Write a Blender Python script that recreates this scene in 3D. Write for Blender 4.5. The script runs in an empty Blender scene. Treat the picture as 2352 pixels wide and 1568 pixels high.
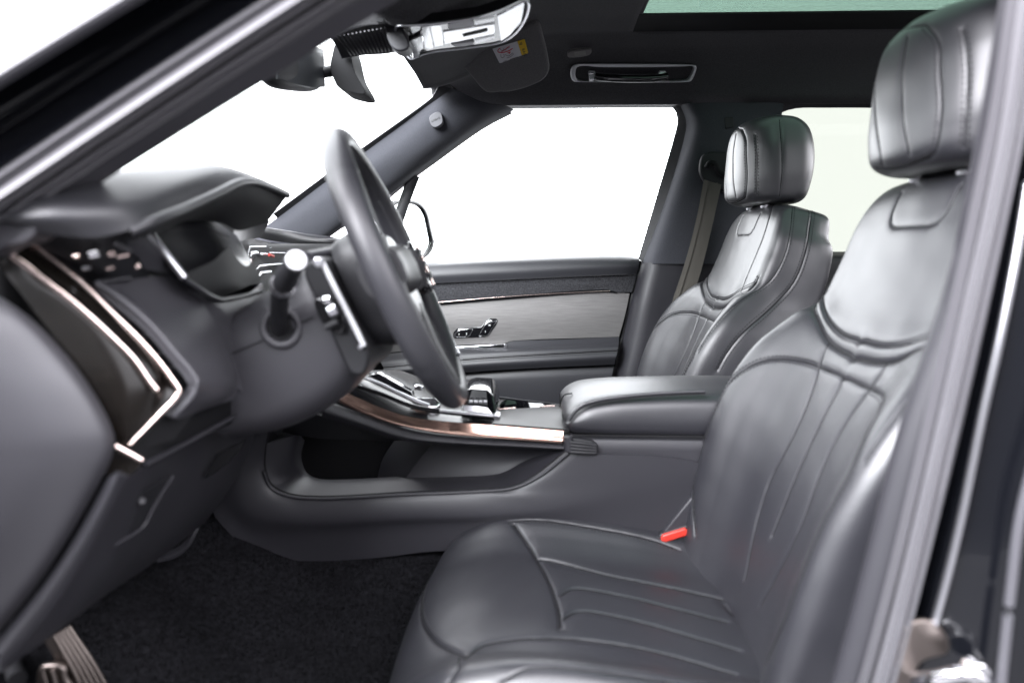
import bpy, bmesh, math, random
import numpy as np
from mathutils import Vector, Matrix
random.seed(4); np.random.seed(4)
S = bpy.context.scene
COL = S.collection

# ------------------------------------------------------------------ camera
CAM = np.array([0.0, -1.32, 0.80]); FPX = 1568.0; YAW = math.radians(2.0); PITCH = math.radians(8.13)
camd = bpy.data.cameras.new('camera'); cam = bpy.data.objects.new('camera', camd); COL.objects.link(cam)
cam.location = CAM
cam.rotation_euler = (math.radians(90) - PITCH, 0, YAW)
camd.sensor_width = 36; camd.lens = 36 * FPX / 2352; camd.clip_start = .02; camd.clip_end = 200
camd.dof.use_dof = True; camd.dof.focus_distance = 1.75; camd.dof.aperture_fstop = 2.3
S.camera = cam
RM = np.array(cam.rotation_euler.to_matrix())

# ------------------------------------------------------------------ studio light: white surround, soft boxes
W = bpy.data.worlds.new('World'); S.world = W; W.use_nodes = True
bg = W.node_tree.nodes['Background']; bg.inputs[0].default_value = (.955, .945, 1, 1); bg.inputs[1].default_value = 7.5
def area(name, loc, target, size, power, color=(.95, .94, 1)):
    l = bpy.data.lights.new(name, 'AREA'); l.shape = 'RECTANGLE'; l.size, l.size_y = size; l.energy = power; l.color = color
    o = bpy.data.objects.new(name, l); COL.objects.link(o); o.location = loc
    o.rotation_euler = (Vector(target) - Vector(loc)).to_track_quat('-Z', 'Y').to_euler()
    return o
area('studio_softbox', (-2.4, -3.2, 3.0), (.2, -.2, .5), (3.4, 2.4), 1200)
area('studio_softbox', (2.3, -3.6, 2.3), (-.2, -.2, .6), (3.6, 2.4), 130)
S.view_settings.view_transform = 'Standard'; S.view_settings.look = 'None'
S.view_settings.exposure = .3; S.view_settings.gamma = 1
S.render.engine = 'CYCLES'
S.cycles.use_denoising = True
try: S.cycles.denoiser = 'OPENIMAGEDENOISE'
except Exception: pass
S.cycles.max_bounces = 8; S.cycles.diffuse_bounces = 4; S.cycles.glossy_bounces = 4; S.cycles.transparent_max_bounces = 12
S.cycles.sample_clamp_indirect = 6; S.cycles.caustics_reflective = False; S.cycles.caustics_refractive = False

# ------------------------------------------------------------------ helpers: a photo pixel (2352 wide) seen at a known depth
def ray(u, v):
    d = RM @ np.array([(u - 1176) / FPX, (784 - v) / FPX, -1.0]); return d
def P(u, v, Y):
    d = ray(u, v); return CAM + d * ((Y - CAM[1]) / d[1])
def PX(u, v, X):
    d = ray(u, v); return CAM + d * ((X - CAM[0]) / d[0])
def PZ(u, v, Z):
    d = ray(u, v); return CAM + d * ((Z - CAM[2]) / d[2])
def PN(u, v, p0, n):
    d = ray(u, v); n = np.asarray(n, float); return CAM + d * (np.dot(np.asarray(p0) - CAM, n) / np.dot(d, n))
def proj(V):
    q = (np.asarray(V) - CAM) @ RM
    return 1176 + FPX * q[..., 0] / -q[..., 2], 784 - FPX * q[..., 1] / -q[..., 2], -q[..., 2]
def V3(p):
    return P(*p) if (len(p) == 3 and abs(p[0]) + abs(p[1]) > 6) else np.asarray(p, float)
def cr(pts, n, closed=False, lin=False):
    p = np.asarray(pts, float)
    if len(p) == 1: return np.repeat(p, n, 0)
    if closed: q = np.vstack([p[-1], p, p[0], p[1]])
    else: q = np.vstack([2 * p[0] - p[1], p, 2 * p[-1] - p[-2]])
    seg = np.sqrt(np.maximum(np.linalg.norm(np.diff(q, axis=0), axis=1), 1e-9))
    T = np.concatenate([[0], np.cumsum(seg)])
    m = len(p) if closed else len(p) - 1
    L = np.linalg.norm(np.diff(q[1:m + 2], axis=0), axis=1); C = np.concatenate([[0], np.cumsum(L)])
    out = []
    for k in range(n):
        s = C[-1] * (k / n if closed else k / (n - 1))
        i = min(int(np.searchsorted(C, s, side='right')) - 1, m - 1)
        a = 0 if L[i] < 1e-12 else (s - C[i]) / L[i]
        p0, p1, p2, p3 = q[i], q[i + 1], q[i + 2], q[i + 3]
        if lin: out.append(p1 + (p2 - p1) * a); continue
        t0, t1, t2, t3 = T[i:i + 4]; t = t1 + (t2 - t1) * a
        A1 = (t1 - t) / (t1 - t0) * p0 + (t - t0) / (t1 - t0) * p1
        A2 = (t2 - t) / (t2 - t1) * p1 + (t - t1) / (t2 - t1) * p2
        A3 = (t3 - t) / (t3 - t2) * p2 + (t - t2) / (t3 - t2) * p3
        B1 = (t2 - t) / (t2 - t0) * A1 + (t - t0) / (t2 - t0) * A2
        B2 = (t3 - t) / (t3 - t1) * A2 + (t - t1) / (t3 - t1) * A3
        out.append((t2 - t) / (t2 - t1) * B1 + (t - t1) / (t2 - t1) * B2)
    return np.array(out)
def crg(R, n, closed=False):
    """resample a stack of rows (K,J,3) to n rows, smooth across the stack"""
    R = np.asarray(R, float); K = len(R)
    if K == 2:
        a = np.linspace(0, 1, n)[:, None, None]; return R[0] * (1 - a) + R[1] * a
    q = np.concatenate([2 * R[:1] - R[1:2], R, 2 * R[-1:] - R[-2:-1]])
    L0 = np.maximum(np.linalg.norm(np.diff(q, axis=0), axis=2).mean(1), 1e-7); T = np.concatenate([[0], np.cumsum(np.sqrt(L0))]); C = np.concatenate([[0], np.cumsum(L0[1:-1])])
    out = []
    for s in np.linspace(0, C[-1], n):
        i = min(int(np.searchsorted(C, s, side='right')) - 1, K - 2); a = (s - C[i]) / (C[i + 1] - C[i])
        p0, p1, p2, p3 = q[i:i + 4]; t0, t1, t2, t3 = T[i:i + 4]; t = t1 + (t2 - t1) * a
        A1 = ((t1 - t) * p0 + (t - t0) * p1) / (t1 - t0); A2 = ((t2 - t) * p1 + (t - t1) * p2) / (t2 - t1); A3 = ((t3 - t) * p2 + (t - t2) * p3) / (t3 - t2)
        B1 = ((t2 - t) * A1 + (t - t0) * A2) / (t2 - t0); B2 = ((t3 - t) * A2 + (t - t1) * A3) / (t3 - t1)
        out.append(((t2 - t) * B1 + (t - t1) * B2) / (t2 - t1))
    return np.array(out)
def obj(name, verts, faces, m, parent=None, smooth=True):
    me = bpy.data.meshes.new(name); me.from_pydata([tuple(map(float, v)) for v in verts], [], [tuple(map(int, f)) for f in faces])
    me.materials.append(m); me.update()
    if smooth: me.polygons.foreach_set('use_smooth', [True] * len(me.polygons))
    o = bpy.data.objects.new(name, me)
    if parent is not None and parent.parent is None:
        COL.objects.link(o); o.parent = parent; o.matrix_parent_inverse = Matrix.Translation(-Vector(parent.location))
    elif parent is not None:
        COL.objects.link(o); o.parent = parent      # a mesh part already sits in world coordinates
    else: COL.objects.link(o)
    return o
def obj_np(name, V, F, m, parent):
    me = bpy.data.meshes.new(name); V = np.asarray(V, np.float32); F = np.asarray(F, np.int32)
    me.vertices.add(len(V)); me.vertices.foreach_set('co', V.ravel()); me.loops.add(F.size); me.loops.foreach_set('vertex_index', F.ravel())
    me.polygons.add(len(F)); me.polygons.foreach_set('loop_start', np.arange(0, F.size, F.shape[1], dtype=np.int32)); me.polygons.foreach_set('loop_total', np.full(len(F), F.shape[1], np.int32))
    me.polygons.foreach_set('use_smooth', np.ones(len(F), bool)); me.update(calc_edges=True); me.validate(); me.materials.append(m)
    o = bpy.data.objects.new(name, me); COL.objects.link(o)
    if parent is not None:
        o.parent = parent
        if parent.parent is None: o.matrix_parent_inverse = Matrix.Translation(-Vector(parent.location))
    return o
def thing(name, label, cat, loc=(0, 0, 0), group=None):
    o = bpy.data.objects.new(name, None); COL.objects.link(o); o.location = Vector([float(c) for c in loc]); o.empty_display_size = .02
    return tag(o, label, cat, group)
def tag(o, label, cat=None, group=None, kind=None):
    o['label'] = label
    if cat: o['category'] = cat; o['kind'] = 'thing'
    if group: o['group'] = group
    if kind: o['kind'] = kind
    return o
def bev(o, w, seg=3, ang=35):
    b = o.modifiers.new('bevel', 'BEVEL'); b.width = w; b.segments = seg; b.limit_method = 'ANGLE'; b.angle_limit = math.radians(ang); b.harden_normals = False
    return o
def gridfaces(n, m, cu=False, off=0):
    f = []
    for i in range(n - 1):
        for j in range(m if cu else m - 1):
            k = (j + 1) % m
            f.append((off + i * m + j, off + i * m + k, off + (i + 1) * m + k, off + (i + 1) * m + j))
    return f
def gnormals(G):
    du = np.gradient(G, axis=1); dv = np.gradient(G, axis=0)
    n = np.cross(du, dv); L = np.linalg.norm(n, axis=2, keepdims=True); return n / np.maximum(L, 1e-12)
def loft(name, rows, m, parent=None, nu=22, nv=18, thick=.004, lin=False, back=None, linv=False):
    """surface through the given rows, with a real back face `thick` behind it"""
    R = [cr([V3(p) for p in r], nu, lin=lin) for r in rows]
    G = crg(R, nv)
    N = gnormals(G)
    if np.mean(np.sum(N * (CAM - G), axis=2)) < 0: N = -N; flip = True
    else: flip = False
    B = G - N * thick if back is None else G + np.asarray(back, float)
    V = np.vstack([G.reshape(-1, 3), B.reshape(-1, 3)]); k = nu * nv
    F = gridfaces(nv, nu); Fb = [tuple(reversed([a + k for a in f])) for f in F]
    rim = []
    for j in range(nu - 1):
        rim += [(j + 1, j, j + k, j + 1 + k), ((nv - 1) * nu + j, (nv - 1) * nu + j + 1, (nv - 1) * nu + j + 1 + k, (nv - 1) * nu + j + k)]
    for i in range(nv - 1):
        rim += [(i * nu, (i + 1) * nu, (i + 1) * nu + k, i * nu + k), ((i + 1) * nu + nu - 1, i * nu + nu - 1, i * nu + nu - 1 + k, (i + 1) * nu + nu - 1 + k)]
    A = F + Fb + rim
    if flip: A = [tuple(reversed(f)) for f in A]
    o = obj(name, V, A, m, parent)
    sharp_edges(o, 50)
    return o
def sharp_edges(o, deg):
    o.data.set_sharp_from_angle(angle=math.radians(deg))
def slab3(name, pts, back, m, parent=None, bevel=.001, n=None, lin=False, seg=2):
    p = [np.asarray(q, float) for q in pts]
    if n: p = list(cr(p, n, closed=True, lin=lin))
    b = np.asarray(back, float); k = len(p); V = p + [q + b for q in p]
    F = [tuple(range(k)), tuple(reversed(range(k, 2 * k)))] + [((i + 1) % k, i, i + k, (i + 1) % k + k) for i in range(k)]
    o = obj(name, V, F, m, parent)
    bm = bmesh.new(); bm.from_mesh(o.data); bmesh.ops.recalc_face_normals(bm, faces=bm.faces); bm.to_mesh(o.data); bm.free()
    sharp_edges(o, 40)
    if bevel: bev(o, bevel, seg)
    return o
def slab(name, outline, Y, depth, m, parent=None, bevel=.003, n=None, back=(0, 1, 0), seg=3, lin=False):
    """a plate: outline in photo pixels at depth Y (or per-point), extruded a real distance"""
    p = [V3((q[0], q[1], q[2] if len(q) > 2 else Y)) for q in outline]
    if n: p = list(cr(p, n, closed=True, lin=lin))
    b = np.asarray(back, float) * depth; k = len(p)
    V = p + [q + b for q in p]
    F = [tuple(range(k)), tuple(reversed(range(k, 2 * k)))] + [((i + 1) % k, i, i + k, (i + 1) % k + k) for i in range(k)]
    o = obj(name, V, F, m, parent)
    bm = bmesh.new(); bm.from_mesh(o.data); bmesh.ops.recalc_face_normals(bm, faces=bm.faces); bm.to_mesh(o.data); bm.free()
    sharp_edges(o, 40)
    if bevel: bev(o, bevel, seg)
    return o
def tube(name, pts, r, m, parent=None, n=40, k=14, closed=False, flat=1.0, up=(0, 0, 1), sq=2.0, caps=True, lin=False):
    """sweep of a (super)ellipse along a path; r may vary along it"""
    p = cr([V3(q) for q in pts], n, closed=closed, lin=lin)
    rr = np.interp(np.linspace(0, 1, n), np.linspace(0, 1, len(r)), r) if hasattr(r, '__len__') else np.full(n, r)
    T = np.gradient(p, axis=0) if not closed else (np.roll(p, -1, 0) - np.roll(p, 1, 0))
    V = []
    for i in range(n):
        t = T[i] / max(np.linalg.norm(T[i]), 1e-9); a = np.cross(t, np.asarray(up, float)); a /= max(np.linalg.norm(a), 1e-9); b = np.cross(a, t)
        for j in range(k):
            th = 2 * math.pi * j / k; c, s = math.cos(th), math.sin(th)
            V.append(p[i] + rr[i] * (a * math.copysign(abs(c) ** (2 / sq), c) + b * flat * math.copysign(abs(s) ** (2 / sq), s)))
    F = gridfaces(n, k, True)
    if closed: F += [((n - 1) * k + j, (n - 1) * k + (j + 1) % k, (j + 1) % k, j) for j in range(k)]
    elif caps:
        V += [p[0], p[-1]]
        F += [((j + 1) % k, j, n * k) for j in range(k)] + [((n - 1) * k + j, (n - 1) * k + (j + 1) % k, n * k + 1) for j in range(k)]
    o = obj(name, V, F, m, parent); sharp_edges(o, 55)
    return o
def rings(name, secs, m, parent=None, n=None, caps=True, k=48):
    """closed cross-sections lofted along their order, capped"""
    R = [cr(s, k, closed=True) for s in secs]
    n = n or 6 * len(secs)
    G = crg(R, n)
    V = list(G.reshape(-1, 3)); F = gridfaces(n, k, True)
    if caps:
        V += [G[0].mean(0), G[-1].mean(0)]
        F += [((j + 1) % k, j, n * k) for j in range(k)] + [((n - 1) * k + j, (n - 1) * k + (j + 1) % k, n * k + 1) for j in range(k)]
    o = obj(name, V, F, m, parent)
    bm = bmesh.new(); bm.from_mesh(o.data); bmesh.ops.recalc_face_normals(bm, faces=bm.faces); bm.to_mesh(o.data); bm.free()
    sharp_edges(o, 60)
    return o
def box(name, lo, hi, m, parent=None, bevel=.003, seg=3):
    (x0, y0, z0), (x1, y1, z1) = lo, hi
    V = [(x0, y0, z0), (x1, y0, z0), (x1, y1, z0), (x0, y1, z0), (x0, y0, z1), (x1, y0, z1), (x1, y1, z1), (x0, y1, z1)]
    F = [(3, 2, 1, 0), (4, 5, 6, 7), (0, 1, 5, 4), (1, 2, 6, 5), (2, 3, 7, 6), (3, 0, 4, 7)]
    o = obj(name, V, F, m, parent, smooth=True); sharp_edges(o, 40)
    if bevel: bev(o, bevel, seg)
    return o
def disc(name, c, axis, r, h, m, parent=None, bevel=.001, k=32, r2=None):
    c = np.asarray(c, float); ax = np.asarray(axis, float); ax /= np.linalg.norm(ax)
    a = np.cross(ax, (0, 0, 1)) if abs(ax[2]) < .9 else np.cross(ax, (1, 0, 0)); a /= np.linalg.norm(a); b = np.cross(ax, a)
    r2 = r if r2 is None else r2
    V = [c + r * (a * math.cos(t) + b * math.sin(t)) for t in np.arange(k) * 2 * math.pi / k] + [c + ax * h + r2 * (a * math.cos(t) + b * math.sin(t)) for t in np.arange(k) * 2 * math.pi / k]
    F = [tuple(reversed(range(k))), tuple(range(k, 2 * k))] + [(i, (i + 1) % k, (i + 1) % k + k, i + k) for i in range(k)]
    o = obj(name, V, F, m, parent); sharp_edges(o, 40)
    if bevel: bev(o, bevel, 3)
    return o
def text(name, body, loc, size, m, parent, rot=(math.pi / 2, 0, 0), extrude=.0003):
    c = bpy.data.curves.new(name, 'FONT'); c.body = body; c.size = size; c.extrude = extrude; c.align_x = 'CENTER'; c.align_y = 'CENTER'
    c.materials.append(m); t_ = bpy.data.objects.new(name, c); COL.objects.link(t_)
    bpy.context.view_layer.update(); me = bpy.data.meshes.new_from_object(t_.evaluated_get(bpy.context.evaluated_depsgraph_get()))
    bpy.data.objects.remove(t_); me.name = name
    o = bpy.data.objects.new(name, me); COL.objects.link(o)
    M = Matrix.Translation(Vector([float(x) for x in loc])) @ Matrix.LocRotScale(None, __import__('mathutils').Euler(rot), None)
    if parent is not None:
        o.parent = parent
        r = parent
        while r.parent is not None: r = r.parent
        if parent.parent is None and parent.type == 'EMPTY': M = Matrix.Translation(-Vector(parent.location)) @ M
    o.matrix_basis = M
    return o

# ------------------------------------------------------------------ materials
MATS = {}
def mat(name, col, rough=.5, metal=0., spec=.5, coat=0., coat_rough=.05, noise=None, bump=None, sheen=0., ior=1.5, var=.0, aniso=None, alpha_dots=None):
    m = bpy.data.materials.new(name); m.use_nodes = True; nt = m.node_tree; b = nt.nodes['Principled BSDF']
    c = (*col, 1); b.inputs['Base Color'].default_value = c; b.inputs['Roughness'].default_value = rough; b.inputs['Metallic'].default_value = metal
    b.inputs['Specular IOR Level'].default_value = spec; b.inputs['IOR'].default_value = ior
    b.inputs['Coat Weight'].default_value = coat; b.inputs['Coat Roughness'].default_value = coat_rough
    if sheen: b.inputs['Sheen Weight'].default_value = sheen; b.inputs['Sheen Roughness'].default_value = .5
    tc = nt.nodes.new('ShaderNodeTexCoord')
    def noise_tex(scale, detail=3, stretch=None):
        n = nt.nodes.new('ShaderNodeTexNoise'); n.inputs['Scale'].default_value = scale; n.inputs['Detail'].default_value = detail
        if stretch:
            mp = nt.nodes.new('ShaderNodeMapping'); mp.inputs['Scale'].default_value = stretch; nt.links.new(tc.outputs['Object'], mp.inputs[0]); nt.links.new(mp.outputs[0], n.inputs['Vector'])
        else: nt.links.new(tc.outputs['Object'], n.inputs['Vector'])
        return n
    if noise:                      # (scale, amount, stretch)
        n = noise_tex(noise[0], 4, noise[2] if len(noise) > 2 else None)
        mr = nt.nodes.new('ShaderNodeMapRange'); mr.inputs['From Min'].default_value = .25; mr.inputs['From Max'].default_value = .75
        mr.inputs['To Min'].default_value = 1 - noise[1]; mr.inputs['To Max'].default_value = 1 + noise[1]; nt.links.new(n.outputs['Fac'], mr.inputs['Value'])
        mx = nt.nodes.new('ShaderNodeVectorMath'); mx.operation = 'SCALE'; mx.inputs[0].default_value = col; nt.links.new(mr.outputs[0], mx.inputs['Scale']); nt.links.new(mx.outputs[0], b.inputs['Base Color'])
    if var:                        # slow roughness variation: wear, wiped patches
        n = noise_tex(9, 3); mr = nt.nodes.new('ShaderNodeMapRange'); mr.inputs['To Min'].default_value = rough - var; mr.inputs['To Max'].default_value = rough + var
        nt.links.new(n.outputs['Fac'], mr.inputs['Value']); nt.links.new(mr.outputs[0], b.inputs['Roughness'])
    if bump:                       # (kind, scale, strength[, distance])
        if bump[0] == 'voronoi':
            n = nt.nodes.new('ShaderNodeTexVoronoi'); n.inputs['Scale'].default_value = bump[1]; nt.links.new(tc.outputs['Object'], n.inputs['Vector']); out = n.outputs['Distance']
        elif bump[0] == 'wave':
            n = nt.nodes.new('ShaderNodeTexWave'); n.inputs['Scale'].default_value = bump[1]; n.bands_direction = bump[4]; nt.links.new(tc.outputs['Object'], n.inputs['Vector']); out = n.outputs['Fac']
        else:
            n = noise_tex(bump[1], 4, bump[4] if len(bump) > 4 else None); out = n.outputs['Fac']
        bp = nt.nodes.new('ShaderNodeBump'); bp.inputs['Strength'].default_value = bump[2]; bp.inputs['Distance'].default_value = bump[3] if len(bump) > 3 else .001
        nt.links.new(out, bp.inputs['Height']); nt.links.new(bp.outputs[0], b.inputs['Normal'])
    if aniso is not None: b.inputs['Anisotropic'].default_value = aniso
    MATS[name] = m
    return m
def glassmat(name, tint, ior=1.42):
    m = bpy.data.materials.new(name); m.use_nodes = True; nt = m.node_tree; nt.nodes.clear()
    out = nt.nodes.new('ShaderNodeOutputMaterial'); t = nt.nodes.new('ShaderNodeBsdfTransparent'); t.inputs[0].default_value = (*tint, 1)
    g = nt.nodes.new('ShaderNodeBsdfGlossy'); g.inputs['Roughness'].default_value = .0
    f = nt.nodes.new('ShaderNodeFresnel'); ge = nt.nodes.new('ShaderNodeNewGeometry'); mr = nt.nodes.new('ShaderNodeMapRange')
    mr.inputs['To Min'].default_value = ior; mr.inputs['To Max'].default_value = 1 / ior; nt.links.new(ge.outputs['Backfacing'], mr.inputs['Value']); nt.links.new(mr.outputs[0], f.inputs['IOR'])
    mx = nt.nodes.new('ShaderNodeMixShader')
    nt.links.new(f.outputs[0], mx.inputs[0]); nt.links.new(t.outputs[0], mx.inputs[1]); nt.links.new(g.outputs[0], mx.inputs[2]); nt.links.new(mx.outputs[0], out.inputs[0])
    return m
leather = mat('leather', (.0105, .0105, .0140), .44, spec=.65, coat=.6, coat_rough=.40, bump=('voronoi', 620, .10, .0006), var=.06)
leather_perf = mat('leather_perforated', (.0100, .0100, .0135), .47, spec=.65, coat=.55, coat_rough=.43, bump=('voronoi', 330, .16, .0008), var=.05)
leather_dash = mat('leather_dash', (.020, .020, .0235), .45, spec=.5, bump=('voronoi', 700, .10, .0006), var=.05)
plastic = mat('soft_plastic', (.0185, .018, .022), .48, spec=.5, bump=('noise', 900, .10, .0005), var=.04)
plastic_lit = mat('lit_soft_plastic', (.036, .035, .0405), .48, spec=.5, bump=('noise', 900, .10, .0005), var=.04)  # lighter copy of soft_plastic: stronger light put into the base colour
plastic_dk = mat('dark_plastic', (.012, .012, .014), .5, spec=.35, bump=('noise', 900, .10, .0005))
black = mat('matt_black', (.006, .006, .007), .7, spec=.2)
gloss = mat('piano_black', (.004, .004, .005), .06, spec=.5, coat=.6, coat_rough=.02)
chrome = mat('chrome', (.86, .86, .88), .10, metal=1)
satin = mat('satin_chrome', (.62, .62, .65), .28, metal=1)
veneer = mat('dark_veneer', (.0045, .0036, .0030), .2, spec=.25, noise=(30, .5, (1, 1, 14)))
rail_m = mat('copper_chrome', (.82, .54, .44), .15, metal=1)
screen_m = mat('dark_screen', (.003, .003, .004), .22, spec=.25)
copper = mat('rose_chrome', (.82, .66, .61), .2, metal=1)
alu = mat('brushed_aluminium', (.19, .184, .181), .42, metal=.6, noise=(45, .34, (.45, 1, 45)), bump=('noise', 60, .15, .0005, (1.0, 1, 60)))
fabric = mat('headliner_fabric', (.075, .074, .077), .95, spec=.1, sheen=.1, noise=(500, .35), bump=('noise', 900, .35, .001))
pillar_cloth = mat('pillar_cloth', (.046, .047, .055), .85, spec=.2, sheen=.1, noise=(600, .25), bump=('noise', 900, .25, .0008))
weave = mat('door_weave', (.034, .034, .038), .8, spec=.3, noise=(330, .95), bump=('noise', 330, .6, .002))
carpet_m = mat('carpet', (.0070, .0070, .0082), 1.0, spec=.05, noise=(150, .7), bump=('noise', 420, .9, .004))
paint = mat('black_paint', (.003, .0033, .0045), .14, spec=.35, coat=.25, coat_rough=.03)
paint_sheen = mat('pale_sheen_paint', (.055, .054, .061), .5)  # white reflection on glossy black, put into a pale base colour
seal_m = mat('grey_seal_rubber', (.080, .078, .085), .5, spec=.5)
seal_dk = mat('dark_seal_rubber', (.018, .018, .02), .5, spec=.4)
webbing = mat('belt_webbing', (.085, .078, .068), .7, spec=.3, bump=('wave', 160, .4, .001, 'Z'))
red = mat('red_plastic', (.42, .028, .018), .4)
white_p = mat('label_white', (.72, .72, .74), .5)
yellow_p = mat('label_yellow', (.80, .52, .03), .5)
red_p = mat('label_red', (.6, .05, .08), .5)
ink = mat('label_ink', (.03, .03, .03), .6)
whiteink = mat('white_lettering', (.85, .85, .85), .5)
grey_lt = mat('light_grey_plastic', (.30, .29, .28), .5)
silver = mat('silver_paint', (.62, .62, .64), .38, metal=.45)
badge_m = mat('badge_plastic', (.062, .062, .07), .45)
mirror_m = mat('mirror_glass', (.92, .93, .94), .0, metal=1)
thread = mat('thread', (.012, .012, .014), .7)
metal_dk = mat('pedal_metal', (.14, .12, .11), .35, metal=1, bump=('noise', 300, .1, .0005))
floor_m = mat('studio_floor', (.10, .10, .103), .5, noise=(3, .05))
glass_c = glassmat('clear_glass', (.93, .95, .94))
glass_t = glassmat('privacy_glass', (.325, .335, .312), 1.14)
glass_r = glassmat('roof_glass', (.225, .285, .252))
# ================================================================== shell of the cabin
def gridmesh(name, xs, ys, zf, m, skip=None, thick=.02, up=1, parent=None):
    X, Yg = np.meshgrid(xs, ys); Z = np.vectorize(zf)(X, Yg); n, k = X.shape
    V = [(X[i, j], Yg[i, j], Z[i, j]) for i in range(n) for j in range(k)]
    F = [f for f in gridfaces(n, k) if not (skip and skip(*np.mean([V[a][:2] for a in f], axis=0)))]
    o = obj(name, V, F, m, parent); s = o.modifiers.new('thickness', 'SOLIDIFY'); s.thickness = thick; s.offset = up
    return o
RX = lambda v, a, b: min(max((v - a) / (b - a), 0.), 1.)
def roof_z(x, y):
    side = np.interp(abs(y), [0, .40, .50, .57, .62, .655, .675, .69], [1.335, 1.333, 1.326, 1.303, 1.268, 1.233, 1.208, 1.188])
    f = RX(-x, -.06, .30); return side - .125 * f * f * (3 - 2 * f) * RX(.66 - abs(y), 0, .14)
xs = np.unique(np.concatenate([np.linspace(-.295, .24, 34), np.linspace(.24, 1.75, 50)])); ys = np.unique(np.concatenate([np.linspace(-.69, .69, 70), [-.5, .5]]))
headliner = gridmesh('headliner', xs, ys, roof_z, fabric, lambda x, y: x > .24 and abs(y) < .5 and x < 1.5, .03, 1)
tag(headliner, 'black fabric headliner arching over the cabin', kind='structure')
# sunroof: dark surround and green glass
sr = thing('sunroof', 'green tinted panoramic glass roof in a black surround', 'sunroof', (.9, 0, 1.34))
for s in (-1, 1):
    o = loft('side_rail', [[(.235, s * .505, 1.327), (.9, s * .505, 1.327), (1.5, s * .505, 1.327)], [(.235, s * .47, 1.334), (.9, s * .47, 1.334), (1.5, s * .47, 1.334)], [(.235, s * .405, 1.338), (.9, s * .405, 1.338), (1.5, s * .405, 1.338)]], black, sr, thick=.015, back=(0, 0, .004))
loft('front_rail', [[(.25, -.40, 1.338), (.25, .0, 1.34), (.25, .40, 1.338)], [(.225, -.40, 1.336), (.225, .0, 1.338), (.225, .40, 1.336)]], fabric, sr, back=(0, 0, .004))
obj('roof_glass', [(.2, -.46, 1.346), (1.52, -.46, 1.346), (1.52, .46, 1.346), (.2, .46, 1.346), (.2, -.46, 1.350), (1.52, -.46, 1.350), (1.52, .46, 1.350), (.2, .46, 1.350)], [(3, 2, 1, 0), (4, 5, 6, 7), (0, 1, 5, 4), (1, 2, 6, 5), (2, 3, 7, 6), (3, 0, 4, 7)], glass_r, sr, smooth=False)

# carpet and floor
def floor_z(x, y):
    d = abs(y)
    t = np.interp(d, [0, .14, .17, .22, .30, .6, .66, .72], [.26, .26, .232, .185, .155, .15, .16, .2])
    toe = RX(-x, .42, .95); t = t + .42 * toe ** 1.3
    return t - np.interp(x, [-.3, .1, .4], [0, .10, .17]) * (1 if d > .17 else .3) + .004 * math.sin(31 * x + 7 * y) * math.sin(23 * y)
carpet = gridmesh('carpet', np.linspace(-1.0, 1.7, 150), np.linspace(-.69, .72, 110), floor_z, carpet_m, None, .03, -1)
tag(carpet, 'dark pile carpet covering the footwell floor', kind='structure')
# short pile on the part of the carpet in view
def pile():
    V = []; F = []; rnd = random.Random(3)
    for _ in range(26000):
        x = rnd.uniform(-.85, -.05); y = rnd.uniform(-.66, -.15); z = floor_z(x, y); h = rnd.uniform(.003, .0075); a = rnd.uniform(0, 6.28); w = rnd.uniform(.0007, .0014)
        lx, ly = rnd.gauss(0, .003), rnd.gauss(0, .003); o = len(V)
        V.extend([(x - w * math.cos(a), y - w * math.sin(a), z - .001), (x + w * math.cos(a), y + w * math.sin(a), z - .001), (x + lx, y + ly, z + h)]); F.append((o, o + 1, o + 2))
    return obj('carpet_pile', V, F, carpet_m, carpet, smooth=False)
pile()['kind'] = 'stuff'
ground = gridmesh('studio_floor', np.linspace(-60, 60, 3), np.linspace(-60, 60, 3), lambda x, y: -.55, floor_m, None, .05, -1)
tag(ground, 'plain light studio floor under the car', kind='structure')
sw_ = box('studio_wall', (-16, -4.7, -.5), (16, -4.6, 3.6), mat('studio_wall_paint', (.035, .035, .038), .8, noise=(2, .1)), None, 0); tag(sw_, 'dark studio wall behind the photographer', kind='structure')
# closed far side, bulkhead and tail of the cabin
fw = loft('bulkhead', [[(-1.05, -.72, .1), (-1.05, .72, .1)], [(-1.05, -.72, .8), (-1.05, .72, .8)]], black, None, nu=4, nv=4, thick=.03); tag(fw, 'dark bulkhead behind the dashboard', kind='structure')
rw = loft('rear_bulkhead', [[(1.70, -.72, -.1), (1.70, .72, -.1)], [(1.70, -.72, 1.0), (1.70, .72, 1.0)]], black, None, nu=4, nv=4, thick=.03); tag(rw, 'dark rear wall of the cabin behind the seats', kind='structure')
rb = thing('rear_bench', 'dark leather rear bench seen past the passenger seat', 'rear seat', (1.3, 0, .1))
rings('bench_cushion', [[np.array([x, y, z]) for x, z in ((1.0, .05), (1.0, .25), (1.05, .29), (1.5, .25), (1.5, .05))] for y in (-.66, -.6, 0, .6, .66)], leather, rb)
rings('bench_backrest', [[np.array([x, y, z]) for x, z in ((1.38, .22), (1.46, .5), (1.55, .78), (1.62, .80), (1.66, .7), (1.6, .2))] for y in (-.66, -.6, 0, .6, .66)], leather, rb)

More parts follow.
